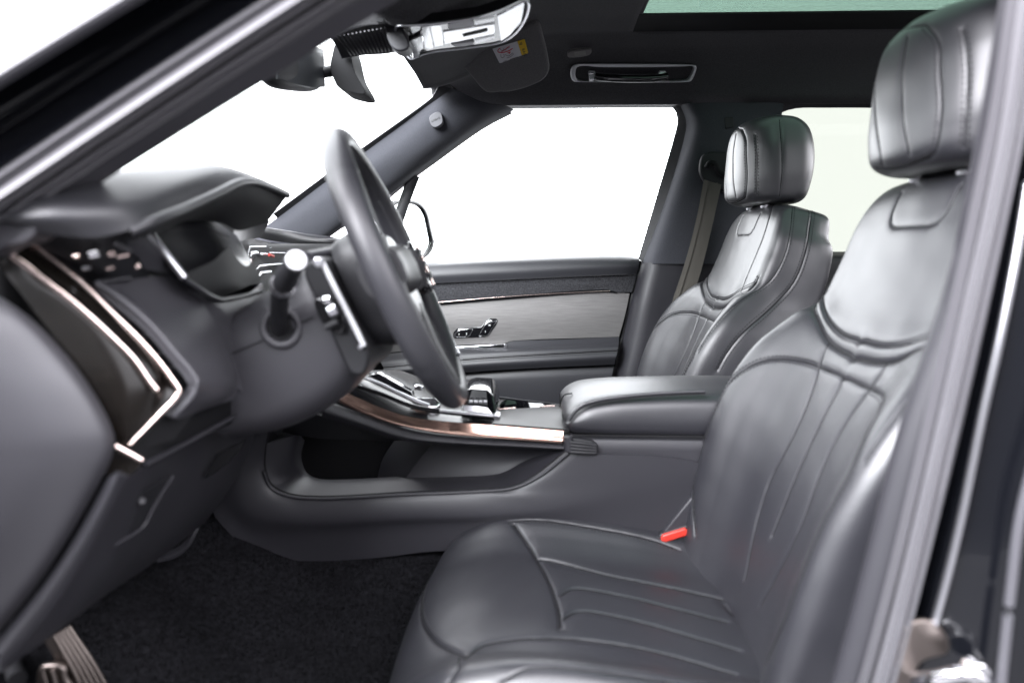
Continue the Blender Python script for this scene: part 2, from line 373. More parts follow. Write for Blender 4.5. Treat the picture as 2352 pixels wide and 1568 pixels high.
# ------------------------------------------------------------------ windscreen
ws = thing('windscreen', 'clear windscreen with a black edge band', 'windscreen', (-.6, 0, .9))
top = [(-.262, -.60, 1.215), (-.285, -.3, 1.222), (-.292, 0, 1.224), (-.285, .3, 1.222), (-.262, .60, 1.215)]
base = [(-.80, -.74, .875), (-.94, -.4, .84), (-.98, 0, .83), (-.94, .4, .84), (-.80, .74, .875)]
loft('glass', [top, [tuple(.5 * (np.array(a) + np.array(b)) + np.array([-.012, 0, .018])) for a, b in zip(top, base)], base], glass_c, ws, thick=.005)
loft('edge_band', [[(1050, 205, .612), (1012, 228, .622), (962, 264, .645), (834, 360, .682), (640, 505, .73)], [(1001, 174, .59), (1006, 198, .60), (998, 218, .611), (984, 232, .618), (820, 350, .667), (628, 492, .712)]], seal_dk, ws, thick=.004)
loft('header_band', [[(1040, 205, .595), (1010, 170, .54), (960, 128, .36), (900, 70, .1), (880, 50, -.1)], [(1007, 192, .60), (1001, 174, .575), (984, 153, .50), (942, 126, .34), (885, 70, .1), (865, 50, -.1)]], seal_dk, ws, thick=.004)

# ------------------------------------------------------------------ far A pillar trim
ap = thing('windscreen_pillar_trim', 'grey cloth covered pillar trim between windscreen and far window', 'pillar trim', (-.5, .7, .95))
loft('trim', [[(1030, 200, .615), (985, 233, .63), (930, 275, .65), (830, 350, .678), (720, 435, .705), (618, 514, .73), (560, 560, .745)],
              [(1060, 212, .595), (1005, 262, .615), (945, 312, .637), (845, 388, .665), (740, 462, .695), (640, 532, .72), (590, 572, .735)],
              [(1110, 235, .60), (1040, 288, .628), (965, 345, .65), (875, 415, .68), (770, 492, .705), (670, 552, .725), (620, 588, .74)],
              [(1166, 247, .635), (1105, 280, .655), (1000, 355, .683), (930, 407, .70), (840, 472, .717), (740, 545, .735), (690, 582, .75)],
              [(1180, 254, .68), (1115, 287, .70), (1003, 365, .72), (938, 413, .735), (850, 480, .75), (750, 550, .76), (700, 590, .775)]], pillar_cloth, ap, nu=40, nv=30)
bd = slab('airbag_badge', [(985.6, 272), (989, 265), (1002, 257.6), (1009, 257.5), (1013.5, 261), (1016.8, 276), (1015.5, 283), (1004, 291.5), (997, 292.5), (991, 289)], .600, .03, badge_m, ap, .0015, n=40)
text('airbag_lettering', 'AIRBAG', P(1000.5, 275, .5992), .0075, ink, ap, rot=(math.pi / 2, -.42, 0))
# door post and quarter light in front of the far window
# ------------------------------------------------------------------ far door
pd = thing('passenger_door', 'closed far door with brushed metal panel, woven strip and stitched armrest', 'car door', (.0, .74, .3))
loft('belt_pad', [[(700, 622, .775), (964, 605, .772), (1184, 593, .77), (1434, 586, .768), (1462, 590, .77)], [(700, 632, .735), (970, 613, .732), (1190, 601, .73), (1440, 593, .73), (1468, 597, .74)],
                  [(700, 646, .722), (978, 632, .718), (1220, 619, .716), (1445, 608, .716), (1467, 610, .73)], [(700, 668, .726), (987, 651, .722), (1250, 638, .72), (1440, 630.5, .722), (1462, 630, .736)]], leather_dash, pd, nu=40, nv=20, thick=.01)
loft('woven_strip', [[(700, 669, .734), (990, 652, .732), (1250, 639, .73), (1440, 631, .732), (1462, 631, .74)], [(700, 690, .74), (996, 675, .738), (1220, 660, .737), (1435, 650, .738), (1457, 650, .744)],
                     [(700, 712, .746), (1004, 693, .744), (1184, 678, .743), (1400, 666, .743), (1417, 671, .744), (1451, 671, .748)]], weave, pd, nu=50, nv=14, thick=.01)
tube('bright_strip', [(850, 706, .736), (1004, 694.5, .736), (1184, 679.5, .735), (1330, 671, .735), (1402, 667.5, .736)], .0017, copper, pd, n=40, k=8)
loft('shadow_gap', [[(850, 709, .745), (1004, 696, .745), (1184, 681, .744), (1400, 668, .744), (1416, 672, .744)], [(850, 715, .747), (1006, 701, .747), (1184, 686, .746), (1400, 671, .746), (1418, 674, .746)]], black, pd, thick=.004)
loft('metal_panel', [[(850, 714, .752), (1006, 700, .752), (1184, 685, .751), (1400, 671.5, .751), (1446, 674, .753)], [(860, 765, .748), (1040, 745, .748), (1200, 733, .748), (1400, 722, .748), (1436, 722, .75)],
                     [(870, 812, .75), (1047, 793, .75), (1161, 788, .75), (1168, 784.5, .75), (1422, 773, .752)]], alu, pd, nu=50, nv=14, thick=.006)
loft('armrest_ledge', [[(870, 814, .742), (1047, 797, .742), (1161, 790, .742), (1169, 785.5, .742), (1300, 779, .742), (1422, 773.5, .745)], [(870, 822, .72), (1050, 803, .72), (1168, 800, .722), (1300, 793, .722), (1421, 787, .728)],
                       [(875, 832, .70), (1056, 815, .70), (1190, 806, .70), (1420, 796, .708)], [(880, 843, .694), (1062, 826, .694), (1217, 815.5, .694), (1419, 804, .702)]], leather_dash, pd, nu=50, nv=18, thick=.01)
loft('armrest_pad', [[(880, 845, .696), (1063, 828, .696), (1217, 817.5, .696), (1419, 806, .704)], [(882, 855, .690), (1068, 840, .690), (1235, 829, .690), (1415, 819, .698)], [(885, 874, .70), (1074, 855, .70), (1251, 844, .70), (1411, 837, .71)]], leather_dash, pd, nu=40, nv=14, thick=.01)
loft('lower_panel', [[(885, 874, .722), (1074, 857.5, .722), (1251, 846, .722), (1411, 839, .73)], [(890, 884, .714), (1078, 868, .714), (1255, 858, .714), (1408, 850, .72)], [(900, 960, .712), (1090, 950, .712), (1250, 945, .712), (1395, 940, .718)], [(900, 1150, .725), (1090, 1150, .725), (1250, 1150, .725), (1380, 1150, .73)]], leather_dash, pd, nu=40, nv=24, thick=.01)
for off in (-.0045, .0045):     # two rows of stitches either side of the armrest seam
    q = cr([P(1062, 827, .693), P(1217, 816.5, .693), P(1419, 805, .701)], 62); V = []; F = []
    for a, b in zip(q[:-1], q[1:]):
        o = len(V); c = .5 * (a + b) + np.array([0, -.0012, off]); t = (b - a) * .32
        V += [c - t + (0, 0, .0007), c + t + (0, 0, .0007), c + t - (0, 0, .0007), c - t - (0, 0, .0007), c + (0, -.0008, 0)]; F += [(o, o + 1, o + 4), (o + 1, o + 2, o + 4), (o + 2, o + 3, o + 4), (o + 3, o, o + 4)]
    obj('stitching', V, F, thread, pd)['kind'] = 'stuff'
# pull handle
hd = slab('pull_handle', [(1040, 797), (1155, 790), (1162, 790.5), (1163, 797), (1160, 799), (1040, 806)], .728, .014, chrome, pd, .0016)
slab('handle_end', [(1157, 790.3), (1163, 790.3), (1163.5, 798), (1158, 798.5)], .7262, .006, satin, hd, .001)
slab('handle_switch', [(1080, 802), (1118, 799.5), (1119, 801.5), (1081, 804)], .722, .004, black, hd, .0005)
# seat memory switches
def dpx(l): return [(784 + a / 3, 523 + b / 3) for a, b in l]
sp = slab('switch_plate', dpx([(768, 757), (772, 722), (800, 690), (900, 685), (962, 685), (1000, 640), (1022, 625), (1068, 626), (1078, 640), (1066, 672), (1012, 742), (984, 753), (890, 758), (785, 763)]), .7465, .006, gloss, pd, .0012)
for pts in ([(776, 752), (780, 730), (812, 699), (900, 694), (909, 704), (886, 745), (868, 753)], [(945, 741), (1000, 651), (1016, 640), (1066, 635), (1073, 646), (1012, 739), (996, 748), (950, 749)]):
    c = np.mean(pts, axis=0); rim = slab('switch_rim', dpx(pts), .7435, .006, chrome, sp, .0012)
    slab('switch_face', dpx([tuple(c + (np.array(p) - c) * np.array([.84, .78])) for p in pts]), .742, .005, gloss, sp, .0008)
for ch, a, b in (('3', 810, 734), ('2', 862, 731), ('M', 1021, 673), ('1', 992, 716)): text('lettering', ch, P(784 + a / 3, 523 + b / 3, .7405), .0078, whiteink, sp, rot=(math.pi / 2, 0, 0))
# window frame and glass
loft('window_frame', [[(1180, 243, .755), (1350, 241, .755), (1500, 240, .755), (1545, 248, .755), (1556, 275, .755), (1548, 315, .757), (1510, 445, .765), (1466, 594, .775)],
                      [(1180, 236, .735), (1350, 234, .735), (1510, 233, .735), (1568, 245, .735), (1583, 280, .735), (1573, 330, .738), (1533, 465, .745), (1482, 606, .755)]], seal_dk, pd, nu=60, nv=6, thick=.012)
loft('window_glass', [[(905, 455, .762), (1180, 238, .745), (1545, 238, .745), (1560, 270, .748)], [(890, 520, .772), (1180, 420, .765), (1400, 420, .765), (1530, 420, .765)], [(840, 640, .785), (1180, 640, .785), (1400, 640, .785), (1475, 640, .785)]], glass_c, pd, nu=24, nv=12, thick=.004)
tube('quarter_post', [(952, 402, .765), (930, 460, .772), (905, 535, .78), (885, 610, .785)], .017, seal_dk, pd, n=20, flat=.5, up=(0, 1, 0))
loft('pillar_seal', [[(1172, 256, .72), (1110, 290, .73), (1000, 367, .745), (935, 416, .757), (860, 478, .767)], [(1176, 262, .74), (1112, 296, .75), (1002, 374, .765), (937, 422, .777), (862, 484, .787)]], seal_dk, pd, nu=30, nv=4, thick=.008)
for k, (a, b) in enumerate([(1380, 566), (1384, 572), (1426, 570), (1430, 574), (1422, 574), (1378, 574)]): slab('glass_mark', [(a, b), (a + 5, b), (a + 5, b + 1.6), (a, b + 1.6)], .772, .0005, grey_lt, pd, 0)
loft('door_core', [[(560, 640, .79), (1000, 612, .79), (1300, 604, .79), (1500, 604, .79)], [(560, 1250, .79), (1000, 1250, .79), (1300, 1250, .79), (1500, 1250, .79)]], black, pd, nu=8, nv=6, thick=.02)
# black gap along the rear end of the door
loft('door_edge', [[(1470, 598, .748), (1464, 640, .752), (1450, 690, .758), (1428, 785, .762), (1408, 880, .765)], [(1484, 606, .79), (1477, 650, .79), (1462, 710, .79), (1440, 800, .79), (1420, 890, .79)]], seal_dk, pd, nu=16, nv=5, thick=.006)

# ------------------------------------------------------------------ wing mirror outside the far window
wm = thing('wing_mirror', 'black rimmed wing mirror outside the far window', 'wing mirror', (-.4, .95, .7))
ol = [(934, 461), (948, 460), (963, 465), (976, 476), (986, 495), (992, 523), (998, 550), (996, 566), (990, 579), (978, 591), (962, 599), (945, 602), (900, 603), (885, 560), (885, 490), (905, 462)]
il = [(934, 469), (947, 468), (959, 472), (970, 481), (978, 497), (984, 524), (989, 550), (988, 564), (983, 574), (973, 584), (960, 591), (945, 594), (905, 594), (893, 560), (893, 495), (910, 470)]
mn = np.array([.80, -.60, .02]); mc = P(940, 530, .93)
o_ = cr([PN(a, b, mc, mn) for a, b in ol], 64, closed=True); i_ = cr([PN(a, b, mc, mn) for a, b in il], 64, closed=True); i2 = i_ - mn * .006; ob_ = o_ - mn * .03; cb = o_.mean(0) - mn * .11; ob2 = cb + (o_ - o_.mean(0)) * .6
V = np.vstack([i2, i_, o_, ob_, ob2]); F = gridfaces(5, 64, True) + [tuple(range(4 * 64, 5 * 64))]
obj('mirror_housing', V, F, gloss, wm); obj('mirror_glass', list(i2), [tuple(range(64))], mirror_m, wm, smooth=False)
tube('mirror_arm', [P(890, 585, .80), P(885, 580, .88), P(892, 570, .96)], .02, gloss, wm, n=10)

# ------------------------------------------------------------------ far B pillar and belt
bp = thing('middle_pillar_trim', 'dark pillar trim between far front and rear doors', 'pillar trim', (.35, .7, .3))
loft('upper_trim', [[(1560, 236, .735), (1576, 280, .74), (1568, 325, .745), (1527, 465, .75), (1474, 608, .76)], [(1572, 238, .695), (1590, 280, .70), (1586, 310, .705), (1545, 440, .715), (1486, 608, .73)], [(1584, 238, .672), (1604, 278, .675), (1599, 318, .68), (1560, 450, .69), (1502, 606, .70)], [(1625, 236, .668), (1640, 290, .668), (1630, 340, .672), (1600, 460, .68), (1545, 606, .69)], [(1800, 236, .69), (1790, 300, .69), (1780, 350, .69), (1760, 460, .70), (1740, 606, .705)]], pillar_cloth, bp, nu=30, nv=20, thick=.01)
loft('lower_trim', [[(1468, 603, .76), (1450, 690, .76), (1428, 790, .76), (1395, 930, .76)], [(1482, 603, .728), (1460, 690, .73), (1438, 790, .735), (1405, 930, .74)], [(1500, 603, .705), (1476, 690, .70), (1454, 790, .705), (1420, 930, .71)], [(1560, 603, .702), (1540, 690, .70), (1520, 790, .70), (1490, 930, .71)], [(1740, 603, .712), (1720, 690, .70), (1700, 790, .71), (1670, 930, .71)]], plastic, bp, nu=20, nv=16, thick=.01)
slab('pillar_cap', [(1664, 270), (1684, 268), (1686, 292), (1666, 296)], .667, .006, plastic_dk, bp, .002)
sb = thing('seat_belt', 'grey seat belt hanging from the far pillar guide', 'seat belt', (.4, .66, .4))
ho = slab('belt_guide', [(1612, 360), (1624, 350), (1668, 349), (1690, 352), (1690, 440), (1640, 432), (1618, 418), (1607, 395)], .655, .02, plastic_dk, sb, .006, n=30)
tube('guide_loop', [(1622, 385, .648), (1630, 374, .644), (1642, 376, .642), (1650, 392, .642), (1670, 404, .645), (1690, 412, .648)], .007, black, sb, n=24)
loft('webbing', [[(1617, 412, .645), (1600, 500, .655), (1577, 590, .66), (1543, 695, .66)], [(1634, 418, .640), (1618, 505, .648), (1595, 600, .653), (1563, 700, .655)], [(1657, 424, .638), (1638, 510, .645), (1615, 605, .65), (1590, 690, .652)]], webbing, sb, nu=30, nv=8, thick=.002)
for f in (.25, .75): tube('woven_band', [tuple(np.array(P(a, b, y)) + (0, -.0012, 0)) for a, b, y in ((1617 + 40 * f, 414 + 8 * f, .640), (1600 + 38 * f, 500 + 8 * f, .6485), (1577 + 38 * f, 590 + 12 * f, .6535), (1543 + 46 * f, 695, .654))], .0022, webbing, sb, n=24, k=6, flat=.3, up=(0, 1, 0))

# ------------------------------------------------------------------ far rear door
rd = thing('rear_passenger_door', 'far rear door with pale tinted window seen between the seats', 'car door', (1.0, .74, .3))
loft('rear_window', [[(1740, 235, .75), (2000, 235, .75), (2352, 240, .75)], [(1740, 600, .78), (2000, 600, .78), (2352, 600, .78)]], glass_t, rd, thick=.004)
loft('window_surround', [[(1750, 600, .745), (1762, 330, .735), (1772, 285, .735), (1790, 262, .735), (1825, 250, .735), (1900, 248, .735), (2100, 249, .735), (2352, 252, .735)], [(1700, 600, .72), (1720, 330, .71), (1735, 270, .705), (1770, 240, .70), (1825, 228, .70), (1900, 226, .70), (2100, 226, .70), (2352, 228, .70)]], fabric, rd, nu=50, nv=6, thick=.01)
loft('rear_belt_pad', [[(1700, 578, .76), (1900, 578, .76), (2352, 578, .76)], [(1700, 592, .725), (1900, 592, .725), (2352, 592, .725)], [(1700, 640, .72), (1900, 640, .72), (2352, 640, .72)]], plastic_dk, rd, thick=.01)
loft('rear_door_panel', [[(1690, 641, .73), (2352, 641, .73)], [(1690, 1000, .72), (2352, 1000, .72)]], plastic_dk, rd, nu=8, nv=8, thick=.01)

loft('rear_door_core', [[(1490, 600, .80), (2500, 600, .80)], [(1490, 1250, .80), (2500, 1250, .80)]], black, rd, nu=4, nv=4, thick=.02)
rr = box('roof_rail', (-.12, .688, 1.192), (1.72, .77, 1.30), seal_dk, None, .01); tag(rr, 'dark roof rail above the far windows', 'roof rail')

# ------------------------------------------------------------------ near windscreen pillar (out of focus, in the open doorway)
np_ = thing('near_windscreen_pillar', 'black windscreen pillar with pale rubber door seal crossing the upper left', 'car pillar', (-.6, -.7, .7))
def along(pts, Ys, d=0): return [(u, v, y) for (u, v), y in zip(pts, Ys)]
# each row runs lower-left to upper-right; rows step from outside edge to the cabin side
def line(v0, v1, Ys, u0=-260, u1=1150, bow=14):
    # v0 at u=0, v1 at u=800; gentle bow
    out = []
    for k, a in enumerate(np.linspace(0, 1, 6)):
        u = u0 + (u1 - u0) * a; v = v0 + (v1 - v0) * u / 800 - bow * (1 - (2 * a - 1) ** 2); out.append((u, v, Ys + .055 * a))
    return out
def strip(name, rows, m, bow=14, nv=14): return loft(name, [line(a, b, y, bow=bow) for a, b, y in rows], m, np_, nu=26, nv=nv, thick=.012)
strip('outer_sheen_band', [(112, -365, -.70), (150, -325, -.745), (185, -290, -.75), (212, -262, -.735)], paint_sheen)  # black pillar edge; the white surround it mirrors is painted on
strip('jamb_panel', [(213, -262, -.725), (250, -228, -.70), (300, -190, -.695), (345, -160, -.70), (395, -120, -.71)], paint)
strip('jamb_ridge', [(296, -196, -.698), (310, -184, -.706), (326, -172, -.698)], paint)
strip('seal_flange', [(395, -122, -.705), (412, -106, -.712), (430, -90, -.708)], seal_m)
strip('door_seal', [(425, -92, -.690), (440, -84, -.722), (462, -62, -.730), (482, -40, -.715), (492, -26, -.690)], seal_m, nv=20)
strip('seal_lip', [(492, -28, -.692), (500, -20, -.710), (512, -8, -.712), (524, 6, -.690)], seal_m)
strip('inner_trim', [(522, 6, -.690), (535, 20, -.690), (556, 50, -.680), (578, 80, -.668)], plastic_lit)

# ------------------------------------------------------------------ near B pillar with seal, striker and painted jamb
nb = thing('near_middle_pillar', 'black middle pillar with pale rubber door seal framing the right edge', 'car pillar', (.45, -.75, .2))
def vline(us, Y, vs=(-120, 0, 260, 500, 660, 1000, 1300, 1568, 1750)): return [(us[0] + (us[0] - us[1]) * 2.7, vs[0] - 325, Y + .03)] + [(u, v, Y) for u, v in zip(us, vs)]
L0 = [2332, 2312, 2264, 2212, 2172, 2066, 1988, 1914, 1850]      # cabin side edge
L1 = [2350, 2330, 2286, 2238, 2205, 2128, 2052, 1972, 1915]
L2 = [2372, 2352, 2312, 2262, 2228, 2150, 2080, 2010, 1955]
L3 = [2398, 2378, 2340, 2292, 2255, 2178, 2108, 2040, 1990]
L4 = [2418, 2398, 2362, 2316, 2282, 2205, 2130, 2062, 2012]
loft('pillar_trim', [vline([a - 6 for a in L0], -.645), vline(L0, -.672), vline(L1, -.686), vline([a + 4 for a in L1], -.672)], plastic, nb, nu=40, nv=14, thick=.012)
loft('seal_lip', [vline([a + 2 for a in L1], -.675), vline([.5 * (a + b) for a, b in zip(L1, L2)], -.70), vline(L2, -.69)], seal_m, nb, nu=40, nv=12, thick=.01)
loft('door_seal', [vline([a - 2 for a in L2], -.688), vline([a * .6 + b * .4 for a, b in zip(L2, L3)], -.715), vline([a * .2 + b * .8 for a, b in zip(L2, L3)], -.722), vline(L4, -.70)], seal_m, nb, nu=40, nv=16, thick=.012)
M0 = L4; M1 = [2450, 2430, 2400, 2358, 2318, 2238, 2160, 2092, 2040]; M2 = [2540, 2520, 2490, 2450, 2420, 2340, 2260, 2190, 2140]; M3 = [2700, 2680, 2650, 2610, 2580, 2500, 2440, 2400, 2370]
loft('jamb_panel', [vline([a - 2 for a in M0], -.70), vline([a + 8 for a in M0], -.688), vline(M1, -.70), vline(M2, -.715), vline(M3, -.735)], paint, nb, nu=40, nv=26, thick=.015)
tube('jamb_sheen_edge', [P(2360, 420, -.705), P(2338, 560, -.708), P(2300, 760, -.712), P(2255, 960, -.712), P(2205, 1200, -.712), P(2160, 1380, -.712), P(2130, 1480, -.712)], .0035, satin, nb, n=40)  # white streak on the black jamb, put in as a satin tube
tube('rear_door_sheen_edge', [P(2420, 900, -.75), P(2345, 1180, -.75), P(2322, 1350, -.75), P(2296, 1600, -.75)], .004, paint_sheen, nb, n=30)  # second white streak, its brightness put into a pale tube
stk = thing('door_striker', 'chrome door striker on the near pillar at the bottom right', 'striker', P(2200, 1540, -.73))
slab('striker_plate', [(2080, 1440), (2130, 1425), (2175, 1455), (2180, 1500), (2120, 1520), (2080, 1600), (2060, 1600)], -.716, .008, metal_dk, stk, .003, n=30)
tube('striker_loop', [P(2100, 1560, -.72), P(2150, 1556, -.745), P(2210, 1545, -.755), P(2262, 1560, -.745), P(2280, 1610, -.72)], .0065, chrome, stk, n=30)
disc('striker_bolt', P(2228, 1530, -.735), (0, -1, 0), .011, .014, chrome, stk, .002)

# ------------------------------------------------------------------ the near door, swung open out of frame to the left
nd = thing('driver_door', 'dark near door swung wide open at the left of the doorway', 'car door', (-.66, -.80, .2))
hx, hy = -.66, -.80; an = math.radians(66); dx, dy = math.cos(an), -math.sin(an); nx, ny = math.sin(an), math.cos(an)
def dp(l, z, t=0.): return (hx + dx * l + nx * t, hy + dy * l + ny * t, z)
loft('door_panel', [[dp(.0, .10, .02), dp(.5, .10, .03), dp(1.02, .10, .02)], [dp(.0, .40, .05), dp(.5, .40, .06), dp(1.04, .40, .05)], [dp(.0, .55, .05), dp(.5, .56, .07), dp(1.05, .57, .05)], [dp(.05, .76, .03), dp(.5, .76, .03), dp(1.06, .77, .03)]], plastic_dk, nd, thick=.06)
loft('door_outer', [[dp(-.02, .02, -.05), dp(1.02, .02, -.05)], [dp(-.02, .40, -.09), dp(1.06, .40, -.09)], [dp(.0, .77, -.05), dp(1.07, .78, -.05)]], paint, nd, thick=.02)
loft('door_glass', [[dp(.05, .77, .0), dp(1.05, .78, .0)], [dp(.42, 1.16, .06), dp(1.0, 1.18, .06)]], glass_c, nd, thick=.004)
tube('glass_frame', [dp(.03, .78, 0), dp(.40, 1.16, .06), dp(.46, 1.19, .065), dp(.98, 1.21, .065), dp(1.04, 1.17, .06), dp(1.10, .78, 0)], .022, seal_dk, nd, n=40)

nr = box('near_roof_rail', (-.30, -.78, 1.20), (1.72, -.69, 1.31), paint, None, .02); tag(nr, 'black roof rail over the open near doorway', 'roof rail')
ns = box('door_sill', (-.60, -.82, -.08), (.75, -.70, .10), plastic_dk, None, .02); tag(ns, 'dark sill below the open near doorway', 'sill')
SEATY = -.38
# ================================================================== dashboard
da = thing('dashboard', 'grey dashboard with stitched hood, instrument display and copper edged vent trim', 'dashboard', (-.5, -.3, .6))
# near end cap, facing the open door
loft('end_panel', [[(-40, 655, -.668), (60, 722, -.662), (140, 800, -.657), (205, 885, -.654), (252, 968, -.652), (264, 1012, -.652), (257, 1050, -.654), (238, 1092, -.656), (170, 1215, -.66), (95, 1330, -.664), (0, 1448, -.668), (-60, 1520, -.67)],
                   [(-60, 655, -.682), (45, 728, -.677), (122, 808, -.672), (186, 892, -.67), (230, 972, -.668), (241, 1012, -.668), (235, 1048, -.669), (215, 1086, -.671), (148, 1206, -.675), (75, 1318, -.679), (-18, 1434, -.683), (-80, 1510, -.685)],
                   [(-130, 660, -.70), (-40, 760, -.698), (30, 850, -.695), (85, 930, -.693), (120, 990, -.692), (128, 1018, -.692), (124, 1045, -.692), (108, 1080, -.693), (50, 1180, -.695), (-20, 1290, -.697), (-90, 1400, -.70), (-140, 1500, -.70)],
                   [(-300, 680, -.71), (-250, 800, -.71), (-200, 900, -.71), (-170, 960, -.71), (-150, 1000, -.71), (-145, 1020, -.71), (-148, 1045, -.71), (-160, 1075, -.71), (-190, 1160, -.71), (-230, 1280, -.71), (-280, 1400, -.71), (-320, 1500, -.71)]], plastic_lit, da, nu=60, nv=26, thick=.01)
box('dash_core', (-1.0, -.63, .5), (-.55, .69, .80), black, da, .02)
slab('end_corner', [(-40, 590), (10, 566), (55, 556), (80, 535), (84, 520), (40, 512), (-40, 520)], -.692, .03, plastic_lit, da, .006, n=30)
# knee panel under the wheel
loft('knee_edge', [[(247, 1094, -.655), (213, 1158, -.66), (173, 1228, -.664), (127, 1301, -.668), (67, 1381, -.672), (-20, 1482, -.676)], [(268, 1088, -.672), (238, 1154, -.676), (198, 1228, -.68), (152, 1303, -.684), (90, 1393, -.688), (0, 1506, -.69)],
                   [(290, 1094, -.662), (260, 1156, -.667), (220, 1232, -.672), (177, 1306, -.676), (110, 1409, -.68), (0, 1539, -.684)]], plastic, da, nu=40, nv=14, thick=.008)
loft('knee_panel', [[(290, 1096, -.655), (260, 1158, -.66), (220, 1234, -.665), (177, 1308, -.67), (110, 1411, -.676), (0, 1544, -.682)],
                    [(345, 1066, -.60), (318, 1140, -.605), (285, 1215, -.61), (250, 1290, -.615), (190, 1380, -.625), (123, 1456, -.64)],
                    [(430, 1020, -.48), (405, 1100, -.485), (375, 1170, -.49), (340, 1235, -.50), (290, 1310, -.51), (233, 1373, -.525)],
                    [(510, 985, -.37), (490, 1055, -.375), (465, 1115, -.38), (440, 1170, -.385), (405, 1230, -.39), (357, 1288, -.40)],
                    [(592, 965, -.235), (580, 1012, -.235), (560, 1060, -.24), (538, 1105, -.24), (512, 1145, -.245), (470, 1200, -.25)]], plastic, da, nu=40, nv=40, thick=.012)
# release handle recess in the knee panel
kp = lambda u, v, y: tuple(P(u, v, y))
loft('handle_recess', [[(330, 1130, -.605), (300, 1170, -.608), (262, 1248, -.613)], [(398, 1092, -.545), (375, 1135, -.55), (335, 1203, -.565)]], plastic_dk, da, nu=10, nv=8, thick=.003)
tube('recess_edge', [(262, 1252, -.618), (330, 1207, -.575), (352, 1165, -.565), (398, 1092, -.55)], .0024, plastic, da, n=24, k=8)
disc('release_knob', P(323, 1150, -.60), (.6, -.6, .2), .0045, .008, plastic, da, .002)
slab('cubby', [(468, 1100), (480, 1068), (496, 1044), (528, 1026), (562, 1011), (545, 1040), (520, 1066), (492, 1088)], -.41, .012, black, da, .002)
# side trim: gloss black wedge with two copper strips
tr = loft('side_trim', [[(-40, 560, -.655), (60, 690, -.650), (130, 780, -.648), (210, 890, -.646), (262, 990, -.644), (280, 1035, -.642)],
                   [(30, 568, -.645), (90, 632, -.638), (165, 690, -.634), (240, 760, -.630), (300, 880, -.632), (300, 1022, -.64)],
                   [(52, 562, -.632), (112, 600, -.622), (190, 660, -.615), (280, 750, -.612), (360, 860, -.612), (350, 970, -.622)],
                   [(72, 560, -.615), (112, 593, -.606), (190, 655, -.60), (313, 777, -.597), (394, 872, -.596), (414, 900, -.597)]], veneer, da, nu=40, nv=24, thick=.006)
tube('copper_strip', [(78, 563, -.617), (112, 591, -.612), (190, 653, -.606), (251, 714, -.604), (313, 775, -.603), (360, 827, -.602), (394, 872, -.602), (410, 897, -.603), (404, 912, -.606), (367, 950, -.618), (298, 1020, -.643)], [.004, .0043, .0045, .0045, .0045, .0045, .0043, .004, .0026, .0018, .0012], copper, tr, n=70, flat=.7, up=(0, 1, 0))
tube('copper_strip', [(50, 565, -.648), (26, 573, -.650), (27, 584, -.648), (82, 627, -.643), (163, 689, -.638), (238, 756, -.634), (306, 824, -.630), (340, 872, -.628), (360, 897, -.628)], .0034, copper, tr, n=60, flat=.7, up=(0, 1, 0))
loft('trim_return', [[(262, 1020, -.650), (250, 1060, -.652), (245, 1090, -.654)], [(325, 1052, -.640), (322, 1070, -.642), (290, 1096, -.650)]], veneer, da, nu=8, nv=6, thick=.004)
tube('copper_strip', [(266, 1024, -.656), (300, 1042, -.652), (326, 1056, -.648)], .0030, copper, tr, n=12)
# side air vent between trim and knee panel
ve = loft('side_vent', [[(60, 545, -.60), (150, 615, -.585), (250, 690, -.575), (340, 790, -.57), (420, 890, -.57), (300, 1040, -.62)], [(230, 600, -.53), (300, 660, -.54), (370, 730, -.55), (430, 820, -.55), (470, 900, -.55), (400, 1010, -.58)]], black, da, nu=24, nv=8, thick=.006)
for k, (a, b, c, d) in enumerate([(240, 690, 295, 683), (280, 738, 335, 728), (312, 775, 352, 768), (345, 818, 385, 808), (372, 850, 408, 842)]): tube('vent_slat', [(a, b, -.588), (.5 * (a + c), .5 * (b + d) - 1, -.583), (c, d, -.578)], .0035, plastic_dk, ve, n=8, flat=.5)
# grey panel beside the vent
loft('vent_surround', [[(222, 652, -.602), (262, 676, -.60), (342, 742, -.595), (408, 818, -.592), (442, 858, -.59), (453, 882, -.59), (440, 908, -.592), (404, 943, -.598), (390, 958, -.602)],
                       [(250, 650, -.588), (290, 680, -.584), (362, 742, -.58), (424, 812, -.577), (458, 858, -.575), (468, 885, -.575), (458, 914, -.577), (426, 944, -.584), (408, 962, -.59)],
                       [(340, 636, -.545), (390, 690, -.54), (440, 750, -.535), (480, 812, -.53), (508, 860, -.528), (514, 895, -.528), (504, 915, -.532), (484, 930, -.538), (468, 940, -.544)],
                       [(425, 632, -.50), (458, 680, -.495), (492, 740, -.487), (520, 802, -.48), (540, 850, -.477), (546, 886, -.477), (545, 898, -.478), (540, 908, -.482), (534, 918, -.488)]], plastic_lit, da, nu=50, nv=26, thick=.01)
tube('surround_lip', [(222, 650, -.606), (262, 674, -.605), (342, 740, -.60), (408, 816, -.597), (442, 856, -.595), (454, 882, -.595), (441, 911, -.597), (400, 954, -.603)], .0035, plastic_lit, da, n=50, k=10)
loft('slot', [[(300, 1036, -.625), (395, 960, -.57), (530, 905, -.46)], [(338, 1074, -.61), (440, 1018, -.53), (560, 958, -.42)]], black, da, nu=14, nv=6, thick=.004)
tube('slot_edge', [(335, 1066, -.622), (430, 1016, -.55), (545, 952, -.45)], .003, plastic, da, n=20)
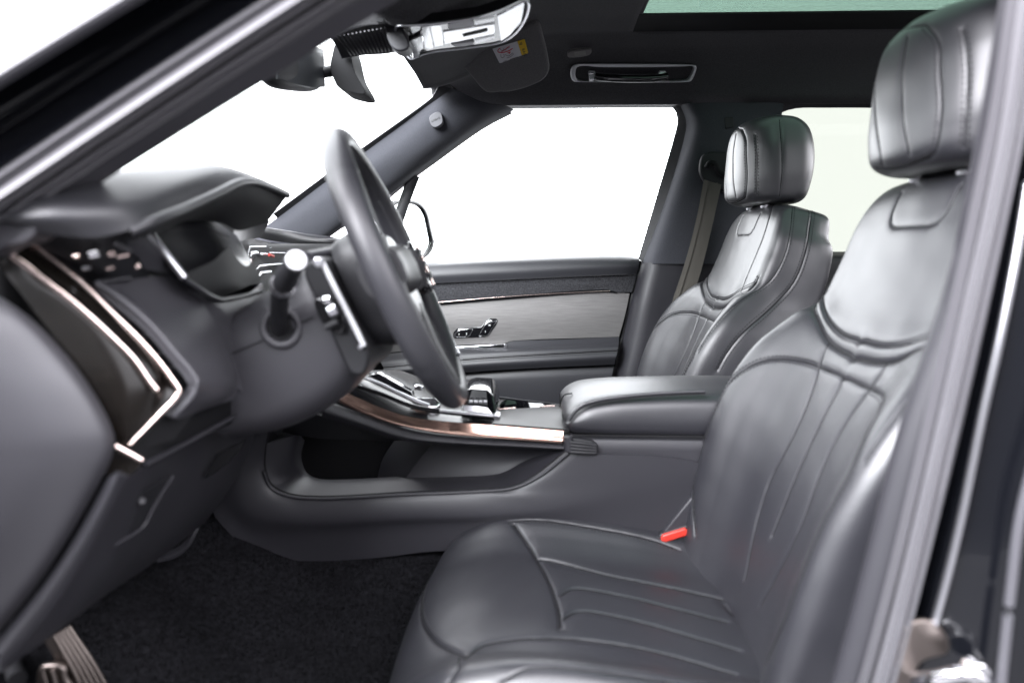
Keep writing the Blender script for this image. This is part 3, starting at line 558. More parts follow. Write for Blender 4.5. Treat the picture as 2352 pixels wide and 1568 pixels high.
# upper side of dash: dark band with bright switches
ub = loft('upper_vent', [[(10, 515, -.64), (150, 525, -.63), (260, 525, -.61), (335, 520, -.57)], [(90, 575, -.61), (170, 610, -.60), (250, 640, -.585), (345, 635, -.54)], [(180, 640, -.57), (240, 655, -.57), (330, 650, -.53), (420, 640, -.49)]], plastic_dk, da, nu=24, nv=14, thick=.006)
loft('dash_cheek', [[(262, 560, -.60), (300, 552, -.585), (335, 540, -.57)], [(310, 585, -.575), (345, 590, -.56), (375, 585, -.55)], [(330, 618, -.56), (385, 628, -.535), (425, 640, -.51)]], plastic, da, nu=14, nv=12, thick=.006)
for pts, r, m in [([(170, 590, -.622), (184, 588, -.622)], .003, copper), ([(206, 586, -.62), (228, 582, -.617)], .006, chrome), ([(250, 584, -.612), (266, 582, -.61)], .0045, copper), ([(270, 590, -.61), (296, 584, -.606)], .003, copper), ([(245, 617, -.604), (262, 613, -.602)], .0032, copper), ([(312, 607, -.592), (318, 612, -.59)], .0055, copper), ([(266, 560, -.615), (300, 578, -.603)], .004, plastic), ([(190, 617, -.61), (208, 615, -.608)], .003, satin)]:
    tube('vent_toggle', pts, r * .7, m, ub, n=10, k=10)
tube('surround_highlight', [(222, 650, -.603), (262, 643, -.585), (300, 638, -.57)], .003, plastic, da, n=10)
# hood / dash top
ho = loft('dash_hood', [[(40, 522, -.69), (130, 540, -.685), (220, 545, -.675), (300, 527, -.655), (353, 503, -.63), (434, 467, -.56), (500, 437, -.49), (550, 416, -.43), (586, 414, -.38), (630, 430, -.31), (662, 446, -.26)],
                        [(20, 508, -.70), (90, 505, -.70), (170, 500, -.69), (260, 480, -.665), (325, 460, -.635), (410, 425, -.565), (475, 400, -.49), (535, 392, -.42), (578, 403, -.37), (628, 424, -.31), (661, 443, -.26)],
                        [(-60, 500, -.70), (20, 480, -.70), (90, 465, -.695), (170, 435, -.67), (260, 402, -.63), (350, 385, -.56), (425, 378, -.49), (490, 377.5, -.43), (548, 392, -.37), (612, 418, -.31), (655, 440, -.26)],
                        [(-160, 500, -.70), (-80, 480, -.70), (0, 462, -.695), (90, 440, -.67), (170, 420, -.63), (270, 405, -.56), (350, 398, -.49), (430, 396, -.43), (500, 405, -.37), (580, 425, -.31), (630, 445, -.26)]], leather_dash, da, nu=60, nv=30, thick=.012)
tube('hood_lip', [(300, 532, -.652), (353, 507, -.634), (434, 473, -.564), (500, 443, -.494), (550, 420, -.434), (586, 418.5, -.384), (630, 434, -.314), (660, 448, -.264)], .0055, leather_dash, ho, n=60, k=10)
# underside of the hood, falling back to the display
loft('hood_underside', [[(300, 540, -.645), (353, 515, -.63), (434, 482, -.56), (500, 452, -.49), (550, 427, -.43), (588, 424, -.38), (632, 438, -.31), (660, 450, -.26)], [(310, 548, -.60), (345, 540, -.575), (410, 512, -.53), (470, 488, -.48), (530, 470, -.43), (575, 465, -.38), (615, 478, -.31), (634, 485, -.26)], [(330, 530, -.545), (370, 515, -.52), (410, 508, -.49), (460, 508, -.45), (510, 513, -.41), (545, 530, -.36), (585, 520, -.30), (612, 512, -.26)]], black, ho, nu=40, nv=16, thick=.005)
# stitches along the hood
for off in (0, .006):
    q = cr([P(345, 497 - off * 900, -.64), P(395, 466 - off * 900, -.59), P(440, 441 - off * 900, -.535), P(500, 410 - off * 900, -.475)], 60); V = []; F = []
    for a, b in zip(q[:-1], q[1:]):
        o = len(V); c = .5 * (a + b) + (b - a) * 0 + np.array([.004, -.004, .004]); t = (b - a) * .33; w = np.array([.0006, 0, .0006])
        V += [c - t + w, c + t + w, c + t - w, c - t - w, c + np.array([.0005, -.0008, .0005])]; F += [(o, o + 1, o + 4), (o + 1, o + 2, o + 4), (o + 2, o + 3, o + 4), (o + 3, o, o + 4)]
    obj('stitching', V, F, thread, ho)['kind'] = 'stuff'
box('binnacle', (-.56, -.57, .74), (-.462, -.27, .842), black, da, .01)
# instrument display in its bright frame
di = loft('instrument_display', [[(332, 520, -.545), (378, 580, -.545), (425, 640, -.542), (470, 670, -.51), (508, 684, -.458)], [(410, 505, -.47), (440, 560, -.475), (480, 610, -.475), (520, 640, -.45), (545, 655, -.41)], [(480, 505, -.41), (505, 555, -.415), (535, 600, -.41), (560, 630, -.385), (575, 650, -.365)], [(543, 540, -.335), (560, 570, -.335), (580, 605, -.33), (594, 630, -.325), (600, 652, -.32)]], screen_m, da, nu=24, nv=24, thick=.01)
loft('display_bezel', [[(427, 630, -.547), (432, 645, -.545), (471, 672, -.512), (508, 686, -.46)], [(490, 600, -.475), (510, 630, -.468), (528, 650, -.452), (548, 665, -.42)], [(512, 581, -.435), (540, 615, -.42), (560, 640, -.395), (575, 655, -.37)], [(543, 547, -.337), (560, 578, -.335), (594, 625, -.327), (600, 650, -.322)]], black, di, nu=20, nv=20, thick=.003)
tube('display_frame', [(330, 518, -.549), (378, 580, -.549), (424, 638, -.547)], .0042, satin, di, n=24)
tube('display_frame', [(424, 640, -.547), (471, 672, -.516), (503, 687, -.466), (514, 688, -.45), (560, 679, -.388), (594, 668, -.335)], .0028, plastic, di, n=30)
slab('frame_end', [(560, 680, -.39), (600, 651, -.325), (601, 664, -.322), (596, 669, -.328)], -.35, .006, chrome, di, .001)
# cowl under the display, with the gap round the column
loft('column_cowl', [[(425, 650, -.52), (470, 682, -.49), (510, 694, -.45), (560, 686, -.39), (610, 670, -.325)], [(440, 690, -.50), (480, 715, -.48), (520, 728, -.45), (570, 718, -.39), (640, 700, -.32)], [(490, 770, -.485), (510, 790, -.475), (540, 800, -.45), (590, 790, -.40), (660, 770, -.33)], [(530, 880, -.48), (540, 890, -.47), (570, 900, -.45), (620, 890, -.40), (680, 870, -.33)]], plastic_lit, da, nu=26, nv=26, thick=.006)
loft('mid_pad', [[(470, 500, -.34), (545, 507, -.2), (620, 508, -.02)], [(500, 530, -.31), (555, 528, -.17), (610, 526, 0)], [(520, 560, -.30), (560, 552, -.15), (600, 546, .01)]], leather_dash, da, nu=14, nv=10, thick=.008)
# far half of the dash
loft('far_pad', [[(545, 540, -.1), (563, 538, .02), (620, 552, .25), (690, 561, .45), (765, 566, .68)], [(563, 531, .02), (592, 525, .12), (650, 537, .32), (710, 549, .50), (775, 557, .69)], [(585, 523, .15), (602, 522, .2), (670, 531, .42), (720, 540, .57), (780, 548, .70)], [(480, 522, .15), (520, 520, .25), (600, 525, .45), (660, 532, .60), (740, 540, .72)]], leather_dash, da, nu=34, nv=18, thick=.008)
loft('far_fascia', [[(540, 545, -.12), (565, 545, .03), (625, 557, .26), (695, 566, .46), (768, 571, .69)], [(575, 600, -.12), (600, 600, .03), (650, 600, .26), (715, 600, .46), (780, 600, .69)], [(620, 720, -.12), (640, 700, .03), (690, 680, .26), (750, 660, .46), (810, 650, .69)]], gloss, da, nu=30, nv=16, thick=.01)
loft('far_lower', [[(610, 700, -.14), (640, 690, .05), (700, 670, .3), (800, 655, .69)], [(700, 900, -.14), (720, 860, .05), (770, 820, .3), (860, 800, .69)], [(640, 1000, -.14), (690, 960, .05), (740, 900, .3), (830, 880, .69)]], plastic_dk, da, nu=20, nv=16, thick=.01)
for pts, r in [([(560, 567, -.03), (610, 566, .08)], .001), ([(620, 569, .1), (700, 570, .40)], .001), ([(575, 613, -.06), (640, 606, .10), (700, 602, .30)], .0022), ([(584, 628, -.07), (620, 624, .03)], .0038), ([(572, 582, -.04), (590, 580, 0)], .0028), ([(596, 584, 0), (612, 583, .05)], .0028), ([(618, 580, .06), (662, 581, .2)], .0014)]: tube('bright_strip', pts, r, chrome, da, n=14, k=8)
tube('warning_switch', [(618, 585, .045), (628, 589, .06)], .003, red, da, n=6)

# ================================================================== steering column, stalk and wheel
sc_ = thing('steering_column', 'grey steering column cover with dark stalk socket', 'steering column', P(650, 800, -.38))
ax = np.array([math.cos(math.radians(28)), 0, math.sin(math.radians(28))]); pp = np.array([-ax[2], 0, ax[0]])
def colsec(c, hy, up, dn, e=2.9):
    out = []
    for t in np.arange(28) * 2 * math.pi / 28:
        a, b = math.cos(t), math.sin(t); f = 2 / e
        y = hy * math.copysign(abs(a) ** f, a); w = (up if b > 0 else dn) * math.copysign(abs(b) ** f, b); out.append(c + np.array([0, y, 0]) + pp * w)
    return out
c0 = np.array([-.40, SEATY, .622]); c1 = np.array([-.262, SEATY, .703])
rings('column_cover', [colsec(c0 - ax * .06, .070, .060, .070), colsec(c0, .078, .078, .090), colsec(c0 * .7 + c1 * .3, .080, .080, .098), colsec(c0 * .35 + c1 * .65, .080, .080, .096), colsec(c1 - ax * .012, .079, .078, .085), colsec(c1, .075, .074, .078)], plastic_lit, sc_, n=50, k=80)
so = P(645, 752, -.462)
def ring(name, c, axis, R, r, m, parent, sy=1.0, n=48):
    axis = np.asarray(axis, float) / np.linalg.norm(axis); a = np.cross(axis, (0, 0, 1)); a /= np.linalg.norm(a); b = np.cross(axis, a)
    return tube(name, [c + R * (a * math.cos(t) + b * sy * math.sin(t)) for t in np.arange(n) * 2 * math.pi / n], r, m, parent, n=n, closed=True, up=tuple(axis))
ring('socket_rim', so + np.array([0, .002, 0]), (0.1, -1, .1), .0225, .0055, plastic_lit, sc_)
disc('socket', so + np.array([0, .010, 0]), (0.1, -1, .1), .021, .009, black, sc_, .001)
tube('cover_seam', [P(505, 824, -.4605), P(560, 800, -.4605), P(608, 780, -.4605)], .0008, black, sc_, n=10, k=6)
tube('cover_seam', [P(688, 742, -.4605), P(720, 728, -.4605)], .0008, black, sc_, n=10, k=6)
sk = thing('indicator_stalk', 'black indicator stalk with round bright end', 'stalk', so)
tube('stalk_arm', [P(642, 762, -.452), P(641, 735, -.475), P(642, 690, -.505), P(646, 655, -.535)], [.0095, .0105, .011, .011], plastic_dk, sk, n=30, flat=1.1)
a0 = P(651, 652, -.545); a1 = P(681, 597, -.625); dk_ = (a1 - a0) / np.linalg.norm(a1 - a0)
tube('twist_collar', [a0 - dk_ * .012, a0 + dk_ * .003], .0138, satin, sk, n=8, k=28)
tube('twist_knob', [a0, a0 + dk_ * .02, a1 - dk_ * .03, a1 - dk_ * .001], [.0135, .0135, .0118, .0112], plastic_dk, sk, n=30, k=28)
disc('knob_end', a1 - dk_ * .002, dk_, .0098, .003, white_p, sk, .0012)
disc('knob_button', a1 + dk_ * .001, dk_, .006, .0012, white_p, sk, .0006)

sw = thing('steering_wheel', 'leather steering wheel seen edge on with chrome shift paddle', 'steering wheel', (-.19, SEATY, .76))
SC = np.array([-.187, SEATY, .762]); th_ = math.radians(23.5); A = np.array([math.cos(th_), 0, math.sin(th_)]); U = np.array([-A[2], 0, A[0]]); Yv = np.array([0, 1., 0]); _y = math.radians(5.2); A, Yv = A * math.cos(_y) + Yv * math.sin(_y), Yv * math.cos(_y) - A * math.sin(_y); RR = .1875
def wpt(phi, r=RR, d=0.): return SC + r * (Yv * math.cos(phi) + U * math.sin(phi)) + A * d
N = 220; K = 28; V = []
for i in range(N):
    ph = 2 * math.pi * i / N; rad = Yv * math.cos(ph) + U * math.sin(ph); c = SC + RR * rad
    sn = math.sin(ph); fat = .0165 + .0018 * math.exp(-((abs(math.cos(ph)) - .8) / .18) ** 2)
    g = 0
    for s in (math.radians(38), math.radians(142), math.radians(218), math.radians(322)):
        dd = (ph - s) * RR; g = max(g, .0011 * math.exp(-(dd / .0016) ** 2))
    for j in range(K):
        t = 2 * math.pi * j / K; rr = fat - g; V.append(c + rr * (rad * math.cos(t) * .98 + A * math.sin(t) * 1.06))
F = [(i * K + j, ((i + 1) % N) * K + j, ((i + 1) % N) * K + (j + 1) % K, i * K + (j + 1) % K) for i in range(N) for j in range(K)]
rim = obj('rim', V, F, leather_dash, sw)
V = []; F = []                                     # stitches round the inside of the rim
for i in range(260):
    ph = 2 * math.pi * (i + .5) / 260; rad = Yv * math.cos(ph) + U * math.sin(ph); tg = -Yv * math.sin(ph) + U * math.cos(ph)
    n_ = -rad * .75 + A * .66; c = SC + RR * rad + n_ * .0172; b = np.cross(tg, n_); o = len(V)
    t1 = tg * .0009; l = b * .0028 + tg * .0012
    V += [c - l - t1, c - l + t1, c + l + t1, c + l - t1, c + n_ * .0009]; F += [(o, o + 1, o + 4), (o + 1, o + 2, o + 4), (o + 2, o + 3, o + 4), (o + 3, o, o + 4)]
obj('rim_stitching', V, F, thread, rim)['kind'] = 'stuff'
# hub behind the wheel, airbag cover, spokes
def hubsec(d, ry, ru, rd, e=3.0):
    out = []
    for t in np.arange(28) * 2 * math.pi / 28:
        a, b = math.cos(t), math.sin(t); f = 2 / e
        out.append(SC + A * d + Yv * ry * math.copysign(abs(a) ** f, a) + U * (ru if b > 0 else rd) * math.copysign(abs(b) ** f, b))
    return out
rings('airbag_cover', [hubsec(-.016, .070, .055, .075), hubsec(-.006, .072, .057, .078), hubsec(.004, .066, .051, .070), hubsec(.008, .04, .03, .04)], leather, sw, n=20, k=60)
rings('hub', [hubsec(-.066, .062, .068, .080), hubsec(-.05, .068, .074, .088), hubsec(-.025, .072, .070, .092), hubsec(-.010, .068, .055, .075)], plastic_dk, sw, n=24, k=60)
for s in (-1, 1):
    p = [SC + Yv * s * .05 + A * -.004, SC + Yv * s * .10 + A * -.006, SC + Yv * s * .15 - A * .002, SC + Yv * s * (RR - .008)]
    tube('spoke', p, [.034, .030, .026, .026], plastic_dk, sw, n=20, flat=1.0, up=tuple(U), sq=3.2).scale = (1, 1, 1)
tube('spoke', [SC - U * .05 - A * .004, SC - U * .11 - A * .004, SC - U * (RR - .01)], [.030, .026, .03], plastic_dk, sw, n=14, flat=.42, up=tuple(A), sq=3)
# switch pods on the spokes
for s in (-1, 1):
    c = SC + Yv * s * .118 + A * (.022 if s > 0 else .006)
    pod = rings('switch_pod', [[c + A * d + Yv * y * k_ + U * z * k_ for y, z in ((-.034, -.036), (-.036, .0), (-.03, .036), (.0, .042), (.03, .038), (.034, .0), (.028, -.038), (.0, -.044))] for d, k_ in ((-.026, .9), (-.004, 1.0), (.0, .97), (.002, .90))], gloss, sw, n=14, k=48)
    if s > 0: tube('pod_trim', [c + A * .003 + Yv * s * .026 - U * .034, c + A * .003 + Yv * s * .031, c + A * .003 + Yv * s * .027 + U * .032], .0022, copper, pod, n=16, k=8)
    for a, b in ((-.012, .02), (-.012, .0), (-.012, -.02), (.010, .02), (.010, -.018)): box('pod_button', tuple(np.array([-.004, -.006, -.006])), (.004, .006, .006), plastic_dk, pod, .0015).location = Vector(c + A * .003 + Yv * a * s + U * b)
    # shift paddle behind the spoke
    b0 = P(737, 600, -.505) if s < 0 else None
mod = slab('switch_module', [(697, 628), (702, 606), (722, 594), (742, 592), (760, 625), (800, 700), (842, 795), (846, 830), (832, 862), (806, 858), (780, 812), (740, 720)], -.468, .16, plastic_dk, sw, .005, n=60)
pad = tube('shift_paddle', [P(741, 601, -.508), P(762, 645, -.508), P(800, 720, -.508), P(836, 794, -.508)], [.0032, .0036, .0036, .0032], silver, sw, n=24, flat=.8, up=(0, 1, 0))
slab('paddle_plate', [(728, 600), (740, 594), (752, 610), (846, 795), (844, 805), (828, 806), (818, 792)], -.500, .012, plastic_dk, sw, .003)
disc('paddle_pivot', P(737, 602, -.502), (0, -1, 0), .006, .012, satin, sw, .002); disc('paddle_screw', P(829, 796, -.500), (0, -1, 0), .0028, .004, satin, sw, .0005)
slab('module_panel', [(722, 690), (752, 684), (776, 700), (790, 735), (786, 765), (764, 762), (742, 745)], -.478, .02, gloss, sw, .003, n=40)
tube('scroll_switch', [P(746, 690, -.484), P(760, 687, -.484)], .0058, chrome, sw, n=10, k=16)
tube('scroll_switch', [P(758, 716, -.486), P(775, 708, -.486)], .0085, satin, sw, n=10, k=16)
tube('scroll_switch', [P(748, 752, -.484), P(778, 738, -.484)], .0045, plastic_dk, sw, n=10, k=16)
# top of the column shroud seen over the module
tube('cowl_top', [P(706, 597, -.45), P(740, 592, -.42), P(790, 585, -.36), P(835, 582, -.30)], [.012, .014, .014, .013], plastic, sw, n=20, flat=.9)
# bright accent low on the far side of the rim
q0 = [wpt(math.radians(a), RR - .004, .0172) for a in (-44, -49, -54)]
tube('rim_accent', q0, [.0018, .0022, .004], satin, rim, n=14, k=8)
# ================================================================== centre console
co = thing('centre_console', 'grey centre console with open side shelf and copper chrome rail', 'console', (-.1, 0, .3))
lip = [(628, 960, -.18), (612, 1020, -.178), (610, 1075, -.172), (626, 1112, -.168), (660, 1130, -.165), (720, 1138, -.163), (940, 1128, -.162), (1100, 1121, -.162), (1180, 1113, -.162), (1235, 1085, -.162), (1300, 1033, -.164)]
loft('side_panel', [lip,
                    [(622, 960, -.186), (602, 1020, -.185), (596, 1078, -.18), (616, 1122, -.176), (656, 1142, -.173), (720, 1148, -.171), (940, 1138, -.170), (1105, 1131, -.170), (1190, 1124, -.170), (1262, 1090, -.170), (1330, 1040, -.170)],
                    [(606, 970, -.20), (560, 1060, -.196), (545, 1130, -.192), (580, 1180, -.187), (650, 1196, -.184), (720, 1199, -.182), (940, 1188, -.180), (1120, 1183, -.180), (1260, 1170, -.178), (1450, 1120, -.174), (1620, 1070, -.172)],
                    [(592, 990, -.20), (530, 1090, -.196), (512, 1150, -.19), (570, 1215, -.18), (640, 1225, -.176), (720, 1226, -.174), (940, 1212, -.172), (1120, 1206, -.172), (1300, 1205, -.172), (1480, 1190, -.17), (1640, 1150, -.168)],
                    [(580, 1005, -.20), (515, 1105, -.198), (488, 1172, -.19), (516, 1212, -.185), (556, 1250, -.178), (596, 1272, -.173), (640, 1283, -.170), (720, 1288, -.168), (870, 1280, -.168), (990, 1266, -.168), (1200, 1262, -.168), (1450, 1275, -.168), (1660, 1290, -.165)]], plastic, co, nu=90, nv=44, thick=.006)
tube('lip_gap', [(a, b + 1, y - .0012) for a, b, y in lip], .0011, black, co, n=90, k=6)
tube('lip_bead', [(a - (4 if a < 700 else 0) + (6 if a > 1200 else 0), b + 7, y - .0075) for a, b, y in lip[2:]], .0028, plastic, co, n=90, k=8)
# shelf ledge running back from the lip, and the panel behind it
loft('shelf', [lip[1:], [(680, 1000, -.15), (672, 1060, -.14), (690, 1095, -.11), (720, 1106, -.10), (800, 1108, -.095), (940, 1100, -.095), (1060, 1096, -.10), (1150, 1090, -.11), (1210, 1066, -.125), (1290, 1030, -.15)],
               [(700, 1010, -.06), (692, 1050, -.06), (705, 1085, -.055), (730, 1098, -.05), (800, 1100, -.05), (940, 1092, -.05), (1060, 1085, -.05), (1130, 1075, -.06), (1190, 1050, -.08), (1280, 1020, -.12)]], plastic, co, nu=80, nv=18, thick=.005)
loft('inner_panel', [[(1005, 1008, -.085), (1120, 1016, -.10), (1220, 1022, -.125), (1310, 1028, -.155)], [(975, 1040, -.08), (1100, 1048, -.09), (1210, 1050, -.11), (1285, 1044, -.145)], [(930, 1104, -.085), (1070, 1100, -.095), (1180, 1085, -.11), (1245, 1066, -.14)]], plastic, co, nu=24, nv=18, thick=.006)
loft('pocket_end', [[(1008, 1005, -.084), (970, 1045, -.08), (925, 1106, -.085)], [(915, 1000, .02), (880, 1050, .02), (866, 1100, .02)]], plastic, co, nu=12, nv=8, thick=.004)
loft('pocket_back', [[(640, 960, .03), (800, 985, .03), (1020, 1000, .03)], [(640, 1120, .03), (800, 1120, .03), (1020, 1110, .03)]], black, co, nu=8, nv=8, thick=.004)
loft('pocket_front', [[(630, 962, -.17), (612, 1022, -.17), (612, 1076, -.165)], [(700, 970, .02), (690, 1030, .02), (690, 1090, .02)]], plastic_dk, co, nu=12, nv=8, thick=.004)
# under-rail skirt
loft('rail_skirt', [[(740, 925, -.176), (835, 960, -.172), (900, 982, -.17), (960, 998, -.168), (1060, 1010, -.168), (1180, 1017, -.168), (1300, 1024, -.168)], [(740, 942, -.183), (835, 974, -.178), (900, 996, -.176), (960, 1009, -.174), (1060, 1017, -.173), (1180, 1023, -.172), (1300, 1030, -.172)], [(740, 958, -.176), (835, 985, -.17), (900, 1006, -.168), (960, 1016, -.166), (1060, 1022, -.165), (1180, 1028, -.165), (1300, 1034, -.165)]], plastic, co, nu=50, nv=12, thick=.004, back=(0, .02, 0))
loft('under_skirt', [[(630, 930, -.19), (740, 955, -.172), (900, 1003, -.163), (1060, 1020, -.16), (1300, 1033, -.16)], [(640, 990, -.13), (720, 1005, -.12), (900, 1012, -.10), (1010, 1012, -.09), (1300, 1036, -.13)]], plastic_dk, co, nu=30, nv=8, thick=.004)
# the bright rail
loft('chrome_rail', [[(765, 884, -.1605), (790, 898, -.1605), (842, 922, -.1605), (900, 946, -.1605), (950, 959, -.1605), (1010, 967, -.1605), (1135, 977, -.1605), (1294, 990, -.1605)],
                     [(758, 893, -.1645), (786, 906, -.1645), (839, 930, -.1645), (900, 955, -.1645), (954, 969, -.1645), (1020, 978, -.1645), (1135, 987, -.1645), (1293, 1000, -.1645)],
                     [(750, 906, -.1715), (780, 918, -.1715), (835, 944, -.1715), (900, 969, -.171), (959, 984, -.170), (1034, 995, -.170), (1135, 1003, -.170), (1291, 1014, -.170)],
                     [(746, 910, -.170), (777, 922, -.170), (834, 949, -.170), (900, 972, -.169), (960, 987, -.168), (1034, 998, -.168), (1135, 1006, -.168), (1290, 1017, -.168)]], rail_m, co, nu=70, nv=18, thick=.004)
# gloss upper deck
loft('upper_deck', [[(740, 868, -.148), (842, 921, -.148), (900, 945, -.148), (950, 958, -.148), (1010, 966, -.148), (1140, 976, -.148)], [(790, 860, -.11), (870, 903, -.11), (930, 930, -.11), (980, 943, -.11), (1030, 950, -.11), (1140, 962, -.11)], [(860, 850, .02), (930, 880, .02), (980, 900, .02), (1030, 912, .02), (1080, 918, .02), (1150, 926, .02)], [(920, 850, .14), (980, 872, .14), (1030, 890, .14), (1080, 900, .14), (1120, 906, .14), (1170, 914, .14)]], mat('deck_black', (.004, .004, .005), .22, spec=.22), co, nu=40, nv=20, thick=.006)
tube('deck_rail', [(800, 878, -.135), (845, 894, -.135), (885, 908, -.135), (925, 925, -.135), (960, 936, -.135), (1010, 944, -.135), (1070, 950, -.135), (1132, 956, -.135)], [.004, .005, .006, .0065], gloss, co, n=50, flat=.8)
tube('deck_rail_glint', [(1010, 943, -.139), (1070, 949, -.139), (1132, 955, -.139)], .0035, satin, co, n=24, flat=.8)  # highlight on the black deck rail, put in as a satin tube
tube('silver_strip', [(838, 868, -.112), (870, 880, -.112), (910, 900, -.112), (940, 914, -.112), (968, 926, -.112), (986, 932, -.112)], [.004, .0045, .005, .006, .006], satin, co, n=40, flat=.7)
slab('silver_wedge', [(945, 912, -.10), (1000, 912, -.09), (1013, 926, -.095), (1004, 933, -.105), (985, 935, -.11), (965, 924, -.11)], -.1, .02, chrome, co, .003, back=(0, .3, -1))
slab('screen_edge', [(842, 862, -.06), (905, 893, -.06), (950, 912, -.06), (945, 900, -.05), (870, 858, -.05)], -.05, .02, gloss, co, .002)
slab('toggle', [(952, 884, -.03), (972, 888, -.03), (968, 897, -.03), (950, 895, -.03)], -.03, .014, chrome, co, .002)
# drive selector pod
pod = slab('selector_pod', [(1060, 900, -.07), (1082, 893, -.06), (1120, 896, -.06), (1134, 909, -.07), (1139, 930, -.085), (1140, 950, -.10), (1130, 956, -.11), (1060, 947, -.11)], -.09, .12, gloss, co, .004)
loft('selector_side', [[(1064, 930, -.112), (1095, 932, -.112), (1120, 936, -.112)], [(1064, 942, -.118), (1098, 947, -.118), (1133, 953, -.118)]], satin, pod, nu=10, nv=6, thick=.003)
loft('selector_face', [[(1084, 896, -.066), (1100, 896, -.066), (1117, 899, -.066)], [(1074, 926, -.108), (1098, 928, -.108), (1120, 931, -.108)]], plastic_dk, pod, nu=10, nv=8, thick=.003)
for k in range(4): tube('selector_key', [(1078 + 11 * k, 922, -.1105), (1086 + 11 * k, 923, -.1105)], .0028, satin, pod, n=5, k=8)
for k in range(3): tube('selector_key', [(1080 + 13 * k, 913, -.097), (1089 + 13 * k, 914, -.097)], .002, plastic, pod, n=5, k=8)
slab('pod_foot', [(1133, 954), (1140, 953), (1149, 955), (1146, 962), (1134, 963)], -.118, .03, satin, co, .0015)
# sliding lid behind the selector
loft('cupholder_lid', [[(1132, 972, -.146), (1220, 979, -.146), (1308, 986, -.146)], [(1138, 958, -.11), (1220, 965, -.11), (1306, 972, -.11)], [(1142, 944, -.02), (1220, 940, -.02), (1300, 940, -.02)], [(1140, 941, .04), (1184, 938, .05), (1290, 932, .06)]], mat('satin_dark_lid', (.014, .014, .015), .4, spec=.35, var=.05), co, nu=20, nv=16, thick=.005)
tube('lid_edge', [(1140, 940, .045), (1185, 937, .05)], .0022, copper, co, n=8, k=8); tube('lid_edge', [(1240, 934, .06), (1275, 932, .06)], .0022, copper, co, n=8, k=8)
loft('console_far_side', [[(1137, 912, .10), (1200, 920, .12), (1290, 929, .15)], [(1137, 945, .08), (1200, 942, .09), (1290, 938, .10)]], gloss, co, nu=10, nv=6, thick=.02)
tube('far_edge', [(1137, 911, .10), (1200, 919, .12), (1285, 929, .15)], .0018, plastic, co, n=12, k=8)
# console body closing the far side
box('console_body', (-.42, .045, .14), (.55, .15, .40), plastic_dk, co, .01)

# ------------------------------------------------------------------ armrest box
ar = thing('armrest', 'padded leather armrest lid on the centre console box', 'armrest', (.2, 0, .45))
def armsec(x, near, far, zt, zb, zf, e=.02):
    # near side rounded, seam edge at top near, soft far edge
    return [np.array([x, near + .004, zb + .006]), np.array([x, near - .001, zb + .018]), np.array([x, near - .002, (zb + zt) / 2]), np.array([x, near + .004, zt - .012]), np.array([x, near + .018, zt - .001]), np.array([x, near + .07, zt + .006]), np.array([x, (near + far) / 2, zt + .008]),
            np.array([x, far - .05, zf + .004]), np.array([x, far - .012, zf - .006]), np.array([x, far, zf - .02]), np.array([x, far - .002, zb + .018]), np.array([x, far - .01, zb + .004]), np.array([x, (near + far) / 2, zb])]
zb = .466
rings('armrest_pad', [armsec(.051, -.12, .09, .487, .474, .484), armsec(.054, -.14, .11, .497, .470, .494), armsec(.063, -.149, .122, .508, zb, .502), armsec(.085, -.153, .128, .520, zb - .001, .513), armsec(.13, -.154, .13, .530, zb - .002, .52), armsec(.22, -.154, .13, .536, zb - .003, .524), armsec(.38, -.154, .13, .538, zb - .004, .526), armsec(.48, -.15, .125, .534, zb, .522)], leather, ar, n=80, k=110)
q = cr([P(1308, 962, -.157), P(1331, 934, -.157), P(1367, 920.5, -.156), P(1451, 908, -.156), P(1568, 900, -.156), P(1640, 898, -.156)], 90)
tube('armrest_piping', [a + (0, .0035, -.001) for a in q[::6]], .0034, leather, ar, n=60, k=10)
tube('armrest_seam', [a + (0, .0012, -.0045) for a in q[::6]], .0012, black, ar, n=60, k=6)
tube('box_shadow_line', [P(1376, 1044, -.1705), P(1450, 1056, -.1705), P(1540, 1068, -.1705), P(1640, 1084, -.1705)], .0016, black, ar, n=20, k=6)  # shade under the armrest box, drawn as a thin black tube
tube('lid_gap', [P(1312, 999, -.161), P(1400, 1000.5, -.161), P(1520, 1002, -.161), P(1640, 1004, -.161)], .0018, black, ar, n=20, k=6)
V = []; F = []
for a, b in zip(q[:-1], q[1:]):
    c = .5 * (a + b) + np.array([0, -.001, -.0055]); t = (b - a) * .33; o = len(V); w = np.array([0, 0, .0006])
    V += [c - t + w, c + t + w, c + t - w, c - t - w, c + np.array([0, -.0008, 0])]; F += [(o, o + 1, o + 4), (o + 1, o + 2, o + 4), (o + 2, o + 3, o + 4), (o + 3, o, o + 4)]
obj('armrest_stitching', V, F, thread, ar)['kind'] = 'stuff'
# front catch
tube('lid_catch', [(1285, 934, -.06), (1291, 914, -.06), (1298, 906, -.06), (1314, 903, -.06)], .0014, black, ar, n=20, k=6)
rings('armrest_box', [[np.array([x, y, z]) for y, z in ((-.158, .40), (-.160, .44), (-.158, .462), (-.14, .466), (.12, .466), (.13, .44), (.13, .40), (.0, .38))] for x in (.062, .066, .08, .3, .5)], plastic, ar, n=20, k=50)
loft('box_lower', [[(1325, 1036, -.168), (1400, 1050, -.168), (1500, 1064, -.168), (1640, 1086, -.168)], [(1310, 1050, -.164), (1400, 1090, -.164), (1500, 1110, -.164), (1640, 1130, -.164)]], plastic, ar, nu=14, nv=6, thick=.006)
hl = thing('armrest_latch', 'ribbed black latch handle below the armrest front', 'latch', P(1340, 1020, -.17))
tube('latch_pivot', [P(1305, 1002, -.172), P(1306, 1034, -.172)], .008, plastic, hl, n=10, k=16)
